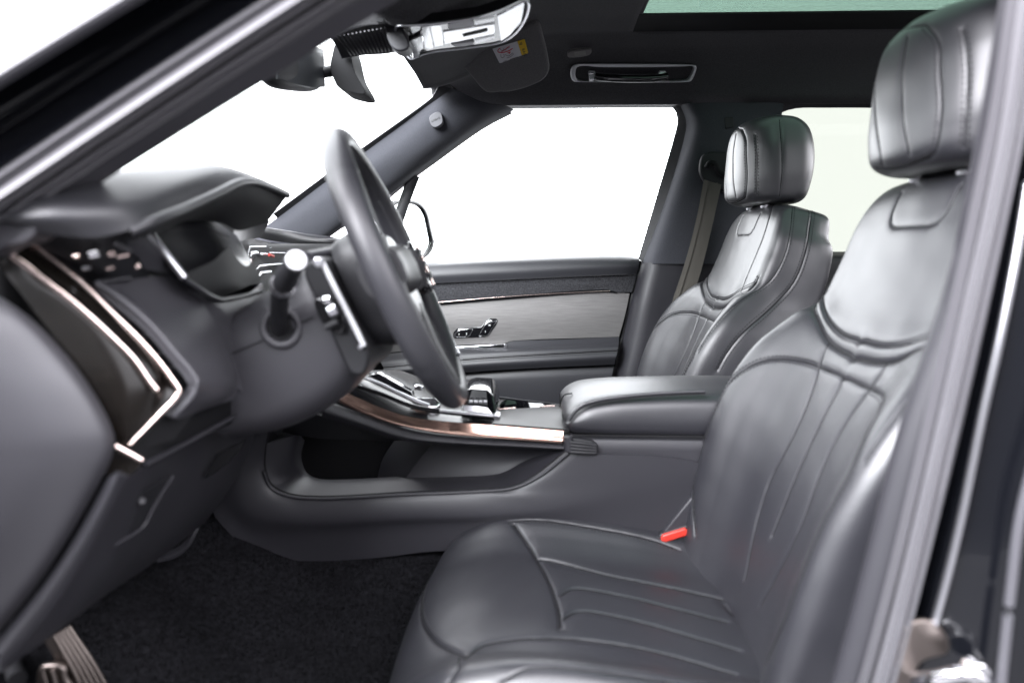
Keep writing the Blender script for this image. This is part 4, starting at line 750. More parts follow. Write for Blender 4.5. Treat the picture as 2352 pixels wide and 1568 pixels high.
for k in range(4): tube('latch_rib', [P(1304 + k, 1014 + 7.5 * k, -.176), P(1340, 1018 + 7 * k, -.178), P(1369, 1022 + 6 * k, -.176)], .0034, plastic_dk, hl, n=14, k=10)
slab('latch_body', [(1302, 1004), (1360, 1012), (1374, 1022), (1370, 1044), (1310, 1040)], -.172, .012, plastic_dk, hl, .003)
# buckle
bk = thing('belt_buckle', 'red button belt buckle between console and near seat', 'belt buckle', P(1550, 1235, -.16))
slab('buckle_body', [(1508, 1240), (1516, 1226), (1580, 1204), (1592, 1214), (1590, 1275), (1540, 1275)], -.182, .022, plastic_dk, bk, .004)
slab('buckle_button', [(1518, 1238), (1522, 1229), (1574, 1213), (1580, 1217), (1579, 1230), (1528, 1246), (1520, 1244)], -.187, .02, red, bk, .003)
slab('seat_side_cover', [(1506, 1243), (1588, 1142), (1640, 1140), (1640, 1300), (1560, 1290)], -.178, .02, plastic, co, .003)

# ================================================================== pedals
ft = thing('foot_rest', 'ribbed metal foot rest in the near left footwell', 'foot rest', P(190, 1500, -.55))
loft('plate', [[(118, 1462, -.60), (165, 1545, -.60), (200, 1620, -.60)], [(158, 1440, -.56), (215, 1530, -.56), (260, 1610, -.56)]], metal_dk, ft, nu=10, nv=8, thick=.008)
for k in range(5):
    f = k / 4; tube('rib', [(124 + 34 * f, 1458 - 20 * f, -.605 + .04 * f), (172 + 45 * f, 1543 - 16 * f, -.605 + .04 * f), (205 + 55 * f, 1618 - 12 * f, -.605 + .04 * f)], .0028, metal_dk, ft, n=12, k=8)
bk2 = thing('brake_pedal', 'brown metal pedal pad at the bottom left corner', 'pedal', P(110, 1540, -.60))
slab('pedal_pad', [(84, 1545), (92, 1530), (128, 1527), (146, 1535), (152, 1560), (164, 1585), (90, 1600)], -.615, .01, metal_dk, bk2, .004, n=30)
for k in range(2): tube('grip_rib', [(98 + 22 * k, 1536, -.618), (110 + 22 * k, 1580, -.618)], .003, metal_dk, bk2, n=8, k=8)
tube('pedal_arm', [P(40, 1560, -.60), P(20, 1500, -.55), P(0, 1440, -.5)], .01, black, bk2, n=10)
kb = thing('under_dash_duct', 'pale duct lip peeping below the knee panel', 'duct', P(400, 1270, -.32))
loft('duct_lip', [[(360, 1284, -.32), (400, 1275, -.31), (432, 1250, -.30)], [(380, 1268, -.30), (415, 1250, -.29), (450, 1210, -.28)]], plastic, kb, nu=12, nv=6, thick=.006)
# ================================================================== things on the roof lining
ov = thing('overhead_console', 'glossy overhead console reflecting white light above the windscreen', 'overhead console', P(1060, 80, .05))
zc = lambda l: [(704 + .2604 * a, .2604 * b) for a, b in l]
ovt = zc([(800, 232), (900, 228), (1180, 208), (1500, 160), (1700, 100), (1935, 6)]); ovb = zc([(925, 522), (985, 495), (1100, 462), (1400, 425), (1720, 372), (1905, 215)])
def ovp(q, Y): return (q[0], q[1], Y)
ZO = 1.188
def oz(q, dz=0.): return PZ(q[0], q[1], ZO + dz)
outl = ovt + ovb[::-1]
slab3('console_panel', [oz(q) for q in outl], (0, 0, .02), gloss, ov, .003, n=None)
tube('console_rim', [oz(q, -.001) for q in outl], .0022, satin, ov, n=110, k=8, closed=True)
def pan(name, pts, dz, m, d=.004, b=.0008, n=None): return slab3(name, [oz(q, -dz) for q in zc(pts)], (0, 0, d), m, ov, b, n=n)
gl2 = mat('white_sheen_panel', (.72, .72, .73), .10, metal=.8)  # black gloss panels; their white reflection is put into the base colour
pan('lamp_lens', [(1255, 215), (1460, 190), (1478, 230), (1300, 258), (1248, 255)], .004, white_p)
pan('lamp_lens', [(1275, 395), (1470, 372), (1480, 395), (1400, 412), (1310, 415)], .004, white_p)
cp_ = pan('centre_panel', [(1205, 285), (1660, 215), (1662, 300), (1450, 345), (1215, 395)], .002, gl2)
pan('card_slot', [(1375, 308), (1590, 255), (1602, 270), (1585, 283), (1385, 328)], .003, black, .004, .0003)
pan('side_panel', [(1090, 232), (1190, 225), (1212, 400), (1130, 420)], .002, gl2)
pan('side_panel', [(1015, 245), (1082, 235), (1125, 425), (1075, 440), (1040, 420)], .002, gl2)
pan('end_lens', [(1680, 150), (1900, 30), (1925, 30), (1895, 190), (1800, 310), (1715, 368)], .002, gl2)
pan('end_cap', [(900, 370), (1010, 320), (1030, 345), (1040, 430), (1010, 450), (1000, 515), (935, 520), (925, 450)], .006, gl2, .01, .002)
for k in range(14): pan('grille_fin', [(1490 + 12 * k, 190 - 2.2 * k), (1495 + 12 * k, 189 - 2.2 * k), (1497 + 12 * k, 222 - 2.6 * k), (1492 + 12 * k, 223 - 2.6 * k)], .003, satin, .004, 0)
for k in range(14): pan('grille_fin', [(1492 + 12 * k, 360 - 3.0 * k), (1498 + 12 * k, 359 - 3.0 * k), (1500 + 12 * k, 384 - 3.6 * k), (1494 + 12 * k, 385 - 3.6 * k)], .003, satin, .004, 0)
# headliner swell round the overhead console
loft('console_surround', [[(905, 62, -.03), (1000, 54, -.03), (1095, 40, -.01), (1147, 24, .02), (1212, -2, .06), (1240, -30, .1)], [(880, 40, -.05), (1000, 25, -.04), (1095, 8, -.02), (1147, -8, .01), (1212, -40, .05), (1250, -60, .1)], [(800, -30, -.1), (1000, -40, -.08), (1095, -50, -.05), (1147, -60, -.02), (1212, -80, .05), (1260, -100, .1)]], fabric, ov, nu=30, nv=14, thick=.006)

mb = thing('mirror_sensor_cover', 'ribbed grey sensor cover at the top of the windscreen', 'sensor cover', P(850, 100, .0))
loft('cover', [[(760, 88, -.02), (830, 62, -.02), (890, 56, -.02), (925, 62, -.02)], [(775, 112, .02), (830, 90, .02), (890, 84, .02), (935, 88, .02)], [(785, 135, .06), (830, 128, .06), (890, 124, .06), (942, 112, .06)]], plastic, mb, nu=20, nv=12, thick=.01)
for k in range(13):
    a = k / 12; tube('rib', [(772 + 112 * a, 84 - 20 * a, -.022), (782 + 110 * a, 98 - 16 * a, .0), (797 + 103 * a, 116 - 8 * a, .025), (806 + 96 * a, 128 - 10 * a, .05)], .0017, plastic_lit, mb, n=14, k=6)
slab('cover_end', [(885, 58), (918, 62), (940, 108), (920, 118), (900, 110), (886, 80)], -.01, .04, plastic, mb, .004, n=30)
loft('base_shell', [[(700, 20, -.05), (780, 0, -.05), (900, 10, -.05)], [(745, 90, -.03), (830, 58, -.03), (915, 58, -.03)]], fabric, mb, nu=14, nv=8, thick=.006)

rv = thing('rear_view_mirror', 'dark rear view mirror hanging below the windscreen header', 'mirror', P(690, 160, .0))
c0_, c1_ = P(606, 150, -.12), P(724, 158, .10)
def mirsec(c, h, t, tilt=.12): 
    return [c + np.array([t * math.copysign(abs(math.cos(a)) ** .8, math.cos(a)) + tilt * h * math.sin(a) * 0, 0, h * math.copysign(abs(math.sin(a)) ** .7, math.sin(a))]) for a in np.arange(20) * 2 * math.pi / 20]
L_ = c1_ - c0_
rings('mirror_housing', [mirsec(c0_, .012, .006), mirsec(c0_ + L_ * .04, .026, .014), mirsec(c0_ + L_ * .15, .036, .022), mirsec(c0_ + L_ * .5, .043, .028), mirsec(c0_ + L_ * .85, .044, .026), mirsec(c0_ + L_ * .97, .038, .018), mirsec(c1_, .02, .008)], plastic_dk, rv, n=40, k=40)
loft('mirror_face', [[c0_ + L_ * .06 + (.016, -.0, .022), c0_ + L_ * .5 + (.030, 0, .036), c0_ + L_ * .92 + (.026, 0, .036)], [c0_ + L_ * .06 + (.016, 0, -.022), c0_ + L_ * .5 + (.030, 0, -.036), c0_ + L_ * .92 + (.026, 0, -.036)]], mat('dimmed_mirror', (.020, .022, .025), .3), rv, nu=16, nv=8, thick=.003)
tube('ball_joint', [P(738, 167, .08), P(770, 163, .10)], .011, plastic_dk, rv, n=8)
slab('mount_arm', [(758, 150), (762, 128), (770, 100), (784, 86), (792, 86), (802, 112), (815, 165), (838, 214), (805, 212), (778, 202), (766, 182)], .07, .09, black, rv, .012, n=60, seg=5)

sv = thing('sun_visor', 'grey cloth sun visor with airbag warning label, far side', 'sun visor', P(1150, 150, .4))
vis = [(1040, 127), (1052, 141), (1082, 176), (1108, 207), (1118, 214), (1132, 215), (1150, 213), (1168, 213), (1218, 200), (1250, 183), (1261, 165), (1259, 140), (1248, 92), (1234, 58), (1180, 75), (1090, 105)]
def visY(u, v): return .36 + (v - 60) / 160 * .17
o = slab('visor_board', [(u, v, visY(u, v)) for u, v in vis], .4, .016, mat('visor_cloth', (.15, .147, .146), .9, spec=.1, sheen=.2, noise=(500, .3), bump=('noise', 800, .3, .001)), sv, .006, n=70, back=(0, .35, .94))
tube('visor_pivot', [P(1046, 132, visY(1046, 132) - .012), P(1062, 131, visY(1062, 131) - .004)], .006, plastic, sv, n=8)
wl = thing('warning_label', 'white and yellow airbag warning label stuck on the sun visor', 'label', P(1170, 120, visY(1170, 120)))
def lab(name, pts, m, up=.0012, th=.0008, n=None, bevel=0): return slab(name, [(u, v, visY(u, v) - .0035 - up) for u, v in pts], .4, th, m, wl, bevel, n=n, back=(0, .35, .94))
lab('label_card', [(1131, 113), (1188, 95.5), (1198, 128), (1150, 145.5), (1147, 145)], white_p)
lab('label_band', [(1188.3, 95.4), (1203, 91), (1205.5, 92), (1213, 121), (1212, 123), (1198.4, 127.8)], yellow_p)
# pictogram: red prohibition ring with bar, child-seat and airbag lines
cx, cy = 1161, 113
def lstroke(name, pts, r, m): return tube(name, [tuple(P(u, v, visY(u, v) - .0062)) for u, v in pts], r, m, wl, n=max(8, 6 * len(pts)), k=6)
e1, e2 = np.array([.955, -.297]), np.array([.30, .95])
tube('prohibition_ring', [tuple(P(*(np.array([cx, cy]) + e1 * 18.5 * math.cos(t) + e2 * 6.6 * math.sin(t)), visY(cx, cy) - .006 + .0)) for t in np.arange(24) * 2 * math.pi / 24], .0011, red_p, wl, n=48, k=6, closed=True)
lstroke('prohibition_bar', [(1151, 120.5), (1171, 106)], .0008, red_p)
for pts in ([(1149, 113), (1153, 117), (1158, 114)], [(1156, 112), (1160, 116), (1164, 112)], [(1163, 112), (1171, 110)], [(1150, 126), (1152, 133), (1158, 131), (1157, 125)], [(1160, 126), (1168, 129), (1178, 122)], [(1164, 134), (1174, 130), (1180, 124)], [(1156, 142), (1164, 139)], [(1171, 137), (1180, 134), (1190, 131)]): lstroke('pictogram_line', pts, .00045, ink)
lstroke('pictogram_mark', [(1166, 122), (1172, 120), (1169, 124)], .0009, red_p)
lstroke('warning_triangle', [(1193.5, 103), (1197, 98.5), (1199, 102), (1193.5, 103)], .0007, ink)
pA = P(1201.5, 114, visY(1201.5, 114) - .0066); 
text('label_lettering', 'AIRBAG', pA, .0095, ink, wl, rot=(math.pi / 2 + .35, math.radians(72), 0), extrude=.0002)

rl = thing('reading_lamp', 'small pale oval lamp set in the headliner beside the visor', 'lamp', P(1331, 124, .575))
slab('lamp_bezel', [(1303, 127), (1306, 121), (1320, 117), (1345, 114.5), (1357, 115), (1359, 119), (1355, 126), (1338, 131), (1315, 133), (1305, 132)], .553, .012, grey_lt, rl, .003, n=50, back=(0, .7, .7))
slab('lamp_lens', [(1318, 121), (1344, 117.5), (1346, 127), (1320, 130)], .5515, .004, mat('lamp_lens', (.38, .37, .35), .35), rl, .001, back=(0, .7, .7))

gh = thing('grab_handle', 'silver framed black grab handle on the far roof lining', 'grab handle', P(1455, 168, .6))
def ghY(u, v): return .598 + (v - 150) / 38 * .028
outer = [(1310, 166), (1313, 154), (1322, 148), (1345, 147), (1450, 147), (1585, 149), (1599, 151), (1600, 156), (1594, 176), (1587, 187), (1575, 189), (1450, 189), (1330, 188.5), (1317, 187), (1311, 178)]
inner = [(1322, 166), (1324, 157), (1330, 153), (1348, 152), (1365, 154), (1450, 155), (1560, 154), (1592, 153), (1595, 157), (1588, 175), (1582, 184), (1572, 186.5), (1450, 187), (1332, 186), (1325, 183), (1322, 176)]
def on(l, d): return cr([P(u, v, ghY(u, v) + d) for u, v in l], 96, closed=True)
oo, ii = on(outer, -.004), on(inner, -.004); rows = np.vstack([on(outer, .012), oo, .5 * (oo + ii) + np.array([0, -.002, -.001]), ii, ii + np.array([0, .03, .012])])
obj('handle_bezel', rows, gridfaces(5, 96, True), silver, gh); obj('handle_well', list(ii + np.array([0, .028, .011])), [tuple(range(96))], black, gh)
tube('handle_bar', [(1368, 176, .585), (1395, 179, .578), (1450, 181, .576), (1505, 180, .578), (1532, 176, .585)], .0085, gloss, gh, n=30, k=16, flat=1.2)
for a, b in (((1352, 162), (1366, 184)), ((1514, 162), (1528, 184))):
    slab('handle_hinge', [(a[0], a[1]), (b[0], a[1]), (b[0] + 2, a[1] + 4), (b[0] - 1, b[1] - 1), (a[0] + 2, b[1])], .583, .02, silver, gh, .003); slab('hinge_cap', [(a[0], a[1] + 5), (b[0] + 1, a[1] + 4), (b[0], a[1] + 9), (a[0], a[1] + 9)], .5815, .004, chrome, gh, .001)
# ================================================================== seats

RECL = math.radians(.2)
def seat_far(A):
    c = np.array([.1, SEATY, 0]); q = A - c; x = q[:, 0] * math.cos(RECL) + q[:, 2] * math.sin(RECL); z = -q[:, 0] * math.sin(RECL) + q[:, 2] * math.cos(RECL)
    return np.stack([x, q[:, 1] + .76, z], 1) + c
class Skin:
    """an upholstered surface: a fine closed grid with sewn seams pressed into it"""
    def __init__(s, G): s.G = G; s.N = s.norm(); s.seams = []; s.stitch = []; s.field = []
    def norm(s):
        G = s.G; du = np.roll(G, -1, 1) - np.roll(G, 1, 1); dv = np.gradient(G, axis=0)
        n = np.cross(du, dv); n /= np.maximum(np.linalg.norm(n, axis=2, keepdims=True), 1e-12)
        c = G.reshape(-1, 3).mean(0)
        if np.mean(np.sum(n * (G - c), axis=2)) < 0: n = -n
        return n
    def pick(s, px, far=False, face=None):
        """where a traced seam lies on the surface (seen at lateral shift)"""
        A0 = s.G.reshape(-1, 3); n = s.N.reshape(-1, 3)
        A = seat_far(A0) if far else A0
        u, v, d = proj(A); ok = np.sum(n * (CAM - A), axis=1) > 0
        if face is not None: ok &= n[:, 1] < face
        A0, u, v, d = A0[ok], u[ok], v[ok], d[ok]
        q = cr(np.array([(a, b, 0) for a, b in px], float), max(12, 8 * len(px)))
        out = []
        for a, b, _ in q:
            r = (u - a) ** 2 + (v - b) ** 2; k = np.argpartition(r, 6)[:6]
            dm = d[k].min(); k = [i for i in k if d[i] < dm + .05]
            w = 1 / (r[k] + 1); out.append((A0[k] * w[:, None]).sum(0) / w.sum())
        out = np.array(out)
        for _ in range(3):
            o2 = out.copy(); o2[1:-1] = (out[:-2] + 2 * out[1:-1] + out[2:]) / 4; out = o2
        return out
    def snap(s, q):
        A = s.G.reshape(-1, 3); d = (A[:, 1] - q[1]) ** 2 + (A[:, 2] - q[2]) ** 2 + np.where(s.N.reshape(-1, 3)[:, 0] > 0, 9, 0); return A[np.argmin(d)]
    def seam(s, pts, depth=.004, w=.0035, mirror=True, stitch=(), puff=0.):
        for m in ((0, 1) if mirror else (0,)):
            p = np.array(pts, float).copy()
            if m: p[:, 1] = 2 * SEATY - p[:, 1]
            L = np.sum(np.linalg.norm(np.diff(p, axis=0), axis=1)); p = cr(p, max(8, int(L / .002)))
            s.seams.append((p, depth, w, puff))
            for off in stitch: s.stitch.append((p, off))
    def press(s):
        A = s.G.reshape(-1, 3).copy(); n = s.N.reshape(-1, 3); D = np.zeros(len(A)); s.gd = np.full(len(A), 1.)
        for p, depth, w, puff in s.seams:
            lo = p.min(0) - .06; hi = p.max(0) + .06
            idx = np.where(np.all((A > lo) & (A < hi), axis=1))[0]
            for c in range(0, len(idx), 4000):
                k = idx[c:c + 4000]; dd = np.sqrt(((A[k, None, :] - p[None]) ** 2).sum(2).min(1))
                g = -.7 * depth * np.exp(-(dd / (.6 * w)) ** 2) - .32 * depth * np.exp(-(dd / (2.3 * w)) ** 2)
                D[k] = np.where(np.abs(g) > np.abs(D[k]), g, D[k] + .0 * g); s.gd[k] = np.minimum(s.gd[k], dd)
        rg = np.random.RandomState(7); wv = np.zeros(len(A))         # faint unevenness of stretched hide
        for _ in range(14):
            k = rg.normal(size=3); k *= 2 * math.pi / rg.uniform(.03, .11) / np.linalg.norm(k); wv += np.sin(A @ k + rg.uniform(0, 6.28)) * rg.uniform(.00003, .00010)
        s.G2 = (A + n * (D + wv)[:, None]).reshape(s.G.shape)
    def thread_mesh(s, name, parent, pitch=.0066, ln=.0046, th=.001):
        A = s.G2.reshape(-1, 3); n = s.N.reshape(-1, 3); V = []; F = []
        from mathutils import kdtree
        kd = kdtree.KDTree(len(A)); [kd.insert(tuple(a), i) for i, a in enumerate(A)]; kd.balance()
        for p, off in s.stitch:
            L = np.concatenate([[0], np.cumsum(np.linalg.norm(np.diff(p, axis=0), axis=1))]); k = int(L[-1] / pitch)
            if k < 2: continue
            q = np.array([[np.interp(t, L, p[:, i]) for i in range(3)] for t in np.linspace(0, L[-1], k)]); T = np.gradient(q, axis=0)
            for a, t in zip(q, T):
                i0 = kd.find(tuple(a))[1]; nn = n[i0]; t = t / max(np.linalg.norm(t), 1e-9); b = np.cross(nn, t)
                c = a + b * off; i1 = kd.find(tuple(c))[1]; c = c + n[i1] * (np.dot(A[i1] - c, n[i1]) + .0004); nn = n[i1]
                o = len(V)
                for sx in (-1, 1):
                    for sb in (-1, 1): V.append(c + t * ln / 2 * sx + b * th * sb)
                V += [c + nn * .0011 + t * ln / 3, c + nn * .0011 - t * ln / 3]
                F += [(o, o + 1, o + 5), (o + 2, o + 4, o + 3), (o, o + 5, o + 4, o + 2), (o + 1, o + 3, o + 4, o + 5)]
        if V: 
            ob = obj(name, V, F, thread, parent); ob['kind'] = 'stuff'; return ob
    def seam_mesh(s, name, parent, r=.0011):
        A = s.G2.reshape(-1, 3); n = s.N.reshape(-1, 3); V = []; F = []
        from mathutils import kdtree
        kd = kdtree.KDTree(len(A)); [kd.insert(tuple(a), i) for i, a in enumerate(A)]; kd.balance()
        for p, depth, w, puff in s.seams:
            q = p[::2]; c = []; nn = []
            for a in q:
                i = kd.find(tuple(a))[1]; h = np.dot(A[i] - a, n[i]); c.append(a + n[i] * h); nn.append(n[i])
            c = np.array(c); nn = np.array(nn)
            for _ in range(2): c[1:-1] = (c[:-2] + 2 * c[1:-1] + c[2:]) / 4
            T = np.gradient(c, axis=0); T /= np.maximum(np.linalg.norm(T, axis=1, keepdims=True), 1e-9); B = np.cross(nn, T); o = len(V); k = len(c)
            for a, b_, m_ in zip(c, B, nn): V += [a + b_ * r, a + m_ * r * .9, a - b_ * r]
            for i in range(k - 1): F += [(o + 3 * i, o + 3 * i + 1, o + 3 * i + 4, o + 3 * i + 3), (o + 3 * i + 1, o + 3 * i + 2, o + 3 * i + 5, o + 3 * i + 4)]
        ob = obj(name, V, F, black, parent); ob['kind'] = 'stuff'; return ob
    def parts(s, regions, parent, caps=True):
        """regions: list of (name, material, test(face centres in (row,col) fraction) -> mask), last catches the rest"""
        n, m, _ = s.G2.shape; V = s.G2.reshape(-1, 3); N = len(V)
        ii, jj = np.meshgrid(np.arange(n - 1), np.arange(m), indexing='ij'); k2 = (jj + 1) % m; F = np.stack([ii * m + jj, ii * m + k2, (ii + 1) * m + k2, (ii + 1) * m + jj], -1).reshape(-1, 4); fi = (np.arange(n - 1)[:, None] + .5).repeat(m, 1).ravel() / (n - 1); fj = ((np.arange(m)[None, :] + .5).repeat(n - 1, 0).ravel()) / m
        C = s.G.reshape(-1, 3)[F].mean(1); left = np.ones(len(F), bool); made = []
        # smooth normals of the whole skin so the split parts shade as one piece of upholstery
        for name, m_, test in regions:
            k = left & test(fi, fj, C); left &= ~k
            if not k.any(): continue
            f = F[k]; ids, inv = np.unique(f, return_inverse=True); f = inv.reshape(f.shape)
            vv = V[ids]
            if caps and test is regions[-1][2]:
                back = {a: i for i, a in enumerate(ids)}; ex = []
                for row, rev in ((0, False), (n - 1, True)):
                    r = [row * m + j for j in range(m)]
                    if all(a in back for a in r):
                        ci = len(vv); vv = np.vstack([vv, V[r].mean(0)])
                        for j in range(0, m, 2):
                            q = [back[r[(j + e) % m]] for e in (0, 1, 2)]; ex.append((q[2], q[1], q[0], ci) if not rev else (q[0], q[1], q[2], ci))
                if ex: f = np.vstack([f, np.array(ex)])
            made.append(obj_np(name, vv, f, m_, parent))
        return made
def inpoly(x, y, poly):
    c = np.zeros(len(x), bool); p = np.asarray(poly)
    for i in range(len(p)):
        x1, y1 = p[i]; x2, y2 = p[i - 1]
        with np.errstate(divide='ignore', invalid='ignore'):
            c ^= ((y1 > y) != (y2 > y)) & (x < (x2 - x1) * (y - y1) / (y2 - y1 + 1e-15) + x1)
    return c

def half_section(w, b, th, prof):
    h = [(a * w, f * b + g * th) for a, f, g in prof]
    return h + [(-y, f) for y, f in reversed(h[1:-1])]

BACKPROF = [(0, 0, 0), (.3, .03, 0), (.5, .18, 0), (.66, .55, 0), (.8, .92, 0), (.9, 1.0, 0), (.97, .84, -.03), (1.0, .35, -.12), (1.02, -.0, -.35), (1.01, -.0, -.7), (.95, 0, -.92), (.75, 0, -1.0), (0, 0, -1.0)]
def build_back():
    st = [(.270, .150, .190, .024, .10), (.292, .215, .214, .040, .125), (.316, .308, .230, .053, .14), (.336, .38, .238, .062, .15), (.367, .478, .245, .068, .155), (.397, .556, .249, .063, .155),
          (.423, .618, .243, .049, .150), (.446, .675, .226, .029, .152), (.464, .713, .216, .012, .148), (.486, .78, .211, .008, .140), (.500, .83, .203, .006, .132), (.512, .866, .187, .004, .121), (.525, .886, .164, .002, .103), (.540, .894, .12, 0, .055)]
    c = np.array([(a, 0, b) for a, b, *_ in st]); T = np.gradient(c, axis=0)
    secs = []
    for (x, z, w, b, th), t in zip(st, T):
        t = t / np.linalg.norm(t); nrm = np.array([-t[2], 0, t[0]])
        if z > .87: nrm = np.array([-.97, 0, .24])
        secs.append([np.array([x, SEATY, z]) + nrm * f + np.array([0, y, 0]) for y, f in half_section(w, b, th, BACKPROF)])
        if b: secs[-1] = [p - nrm * (.2 * max(0., np.dot(p - np.array([x, p[1], z]), nrm)) if p[1] < SEATY - .3 * w else 0.) for p in secs[-1]]
        cw = .022 * min(max((z - .62) / .12, 0), 1)
        if cw: secs[-1] = [p - nrm * cw * ((p[1] - SEATY) / w) ** 2 for p in secs[-1]]
    k = 640; n = 350
    R = [cr(s, k, closed=True) for s in secs]
    G = crg(R, n)
    return Skin(G)

def build_cushion():
    # profile from under the nose, over it and back along the seat; (x, z, half width, bolster height, depth below)
    prof = [(-.150, .085), (-.190, .120), (-.205, .175), (-.190, .228), (-.150, .264), (-.085, .282), (.0, .282), (.10, .272), (.20, .260), (.30, .248), (.38, .238), (.44, .232)]
    hw = [.205, .222, .232, .238, .243, .247, .25, .252, .252, .25, .245, .24]
    bh = [0, 0, .004, .012, .024, .038, .048, .050, .046, .038, .03, .025]
    k = 600; n = 370
    rows = []
    u = np.linspace(0, 1, 61); q = np.sign(u * 2 - 1) * np.abs(u * 2 - 1) ** .8
    c = np.array([(a, 0, b) for a, b in prof]); T = np.gradient(c, axis=0)
    secs = []
    PR = [(0, 0), (.35, .02), (.55, .10), (.68, .42), (.80, .86), (.89, 1.0), (.96, .86), (1.0, .45)]
    for i, ((x, z), w, b) in enumerate(zip(prof, hw, bh)):
        t = T[i] / np.linalg.norm(T[i]); nrm = np.array([-t[2], 0, t[0]])
        if nrm[2] < 0 and i > 2: nrm = -nrm
        pts = []
        drop = .15 if i > 2 else .10
        for a, f in PR:
            sweep = .10 * max(0, 1 - i / 6.) * abs(a) ** 3.5       # nose corners swept back in plan
            pts.append(np.array([x + sweep, a * w, z - .012 * (1 - f) * 0]) + nrm * (b * f - .018 * (abs(a) ** 6) * (1 if i < 4 else .4)))
        e = pts[-1]; dn = np.array([0, 0, -1.]) if i > 3 else (-nrm * .8 + np.array([0, 0, -.2]) if i > 1 else -nrm)
        pts += [e + dn * .035 + np.array([0, .006, 0]), e + dn * .09 + np.array([0, .002, 0]), e + dn * drop + np.array([0, -.02, 0])]
        bot = pts[-1]; pts += [np.array([bot[0], .5 * w, bot[2]]), np.array([bot[0], 0, bot[2]])]
        full = pts + [p * np.array([1, -1, 1]) for p in reversed(pts[1:-1])]
        secs.append([p + np.array([0, SEATY, 0]) for p in full])
    R = [cr(s, k, closed=True) for s in secs]
    G = crg(R, n)
    return Skin(G)

def build_headrest():
    # sections stacked upwards: a soft block, flat faced in front, wider in the middle
    st = [(.893, .085, .035, .545), (.896, .112, .062, .543), (.908, .126, .078, .542), (.94, .134, .085, .544), (.985, .136, .087, .547), (1.03, .133, .083, .546), (1.065, .122, .073, .543), (1.082, .105, .058, .541), (1.091, .075, .036, .540)]
    secs = []
    for z, hy, hx, cx in st:
        p = []
        for t in np.arange(28) * 2 * math.pi / 28:
            c, s_ = math.cos(t), math.sin(t); e = 2 / 3.6
            x = -hx * math.copysign(abs(c) ** e, c); y = hy * math.copysign(abs(s_) ** e, s_)
            if c > 0: x += .026 * (abs(y) / hy) ** 2                     # front face gently crowned
            if c < 0: y *= 1 - .10 * abs(c)
            p.append(np.array([cx + x, SEATY + y, z]))
        secs.append(p)
    k = 340; n = 180
    R = [cr(s, k, closed=True) for s in secs]
    G = crg(R, n)
    return Skin(G)


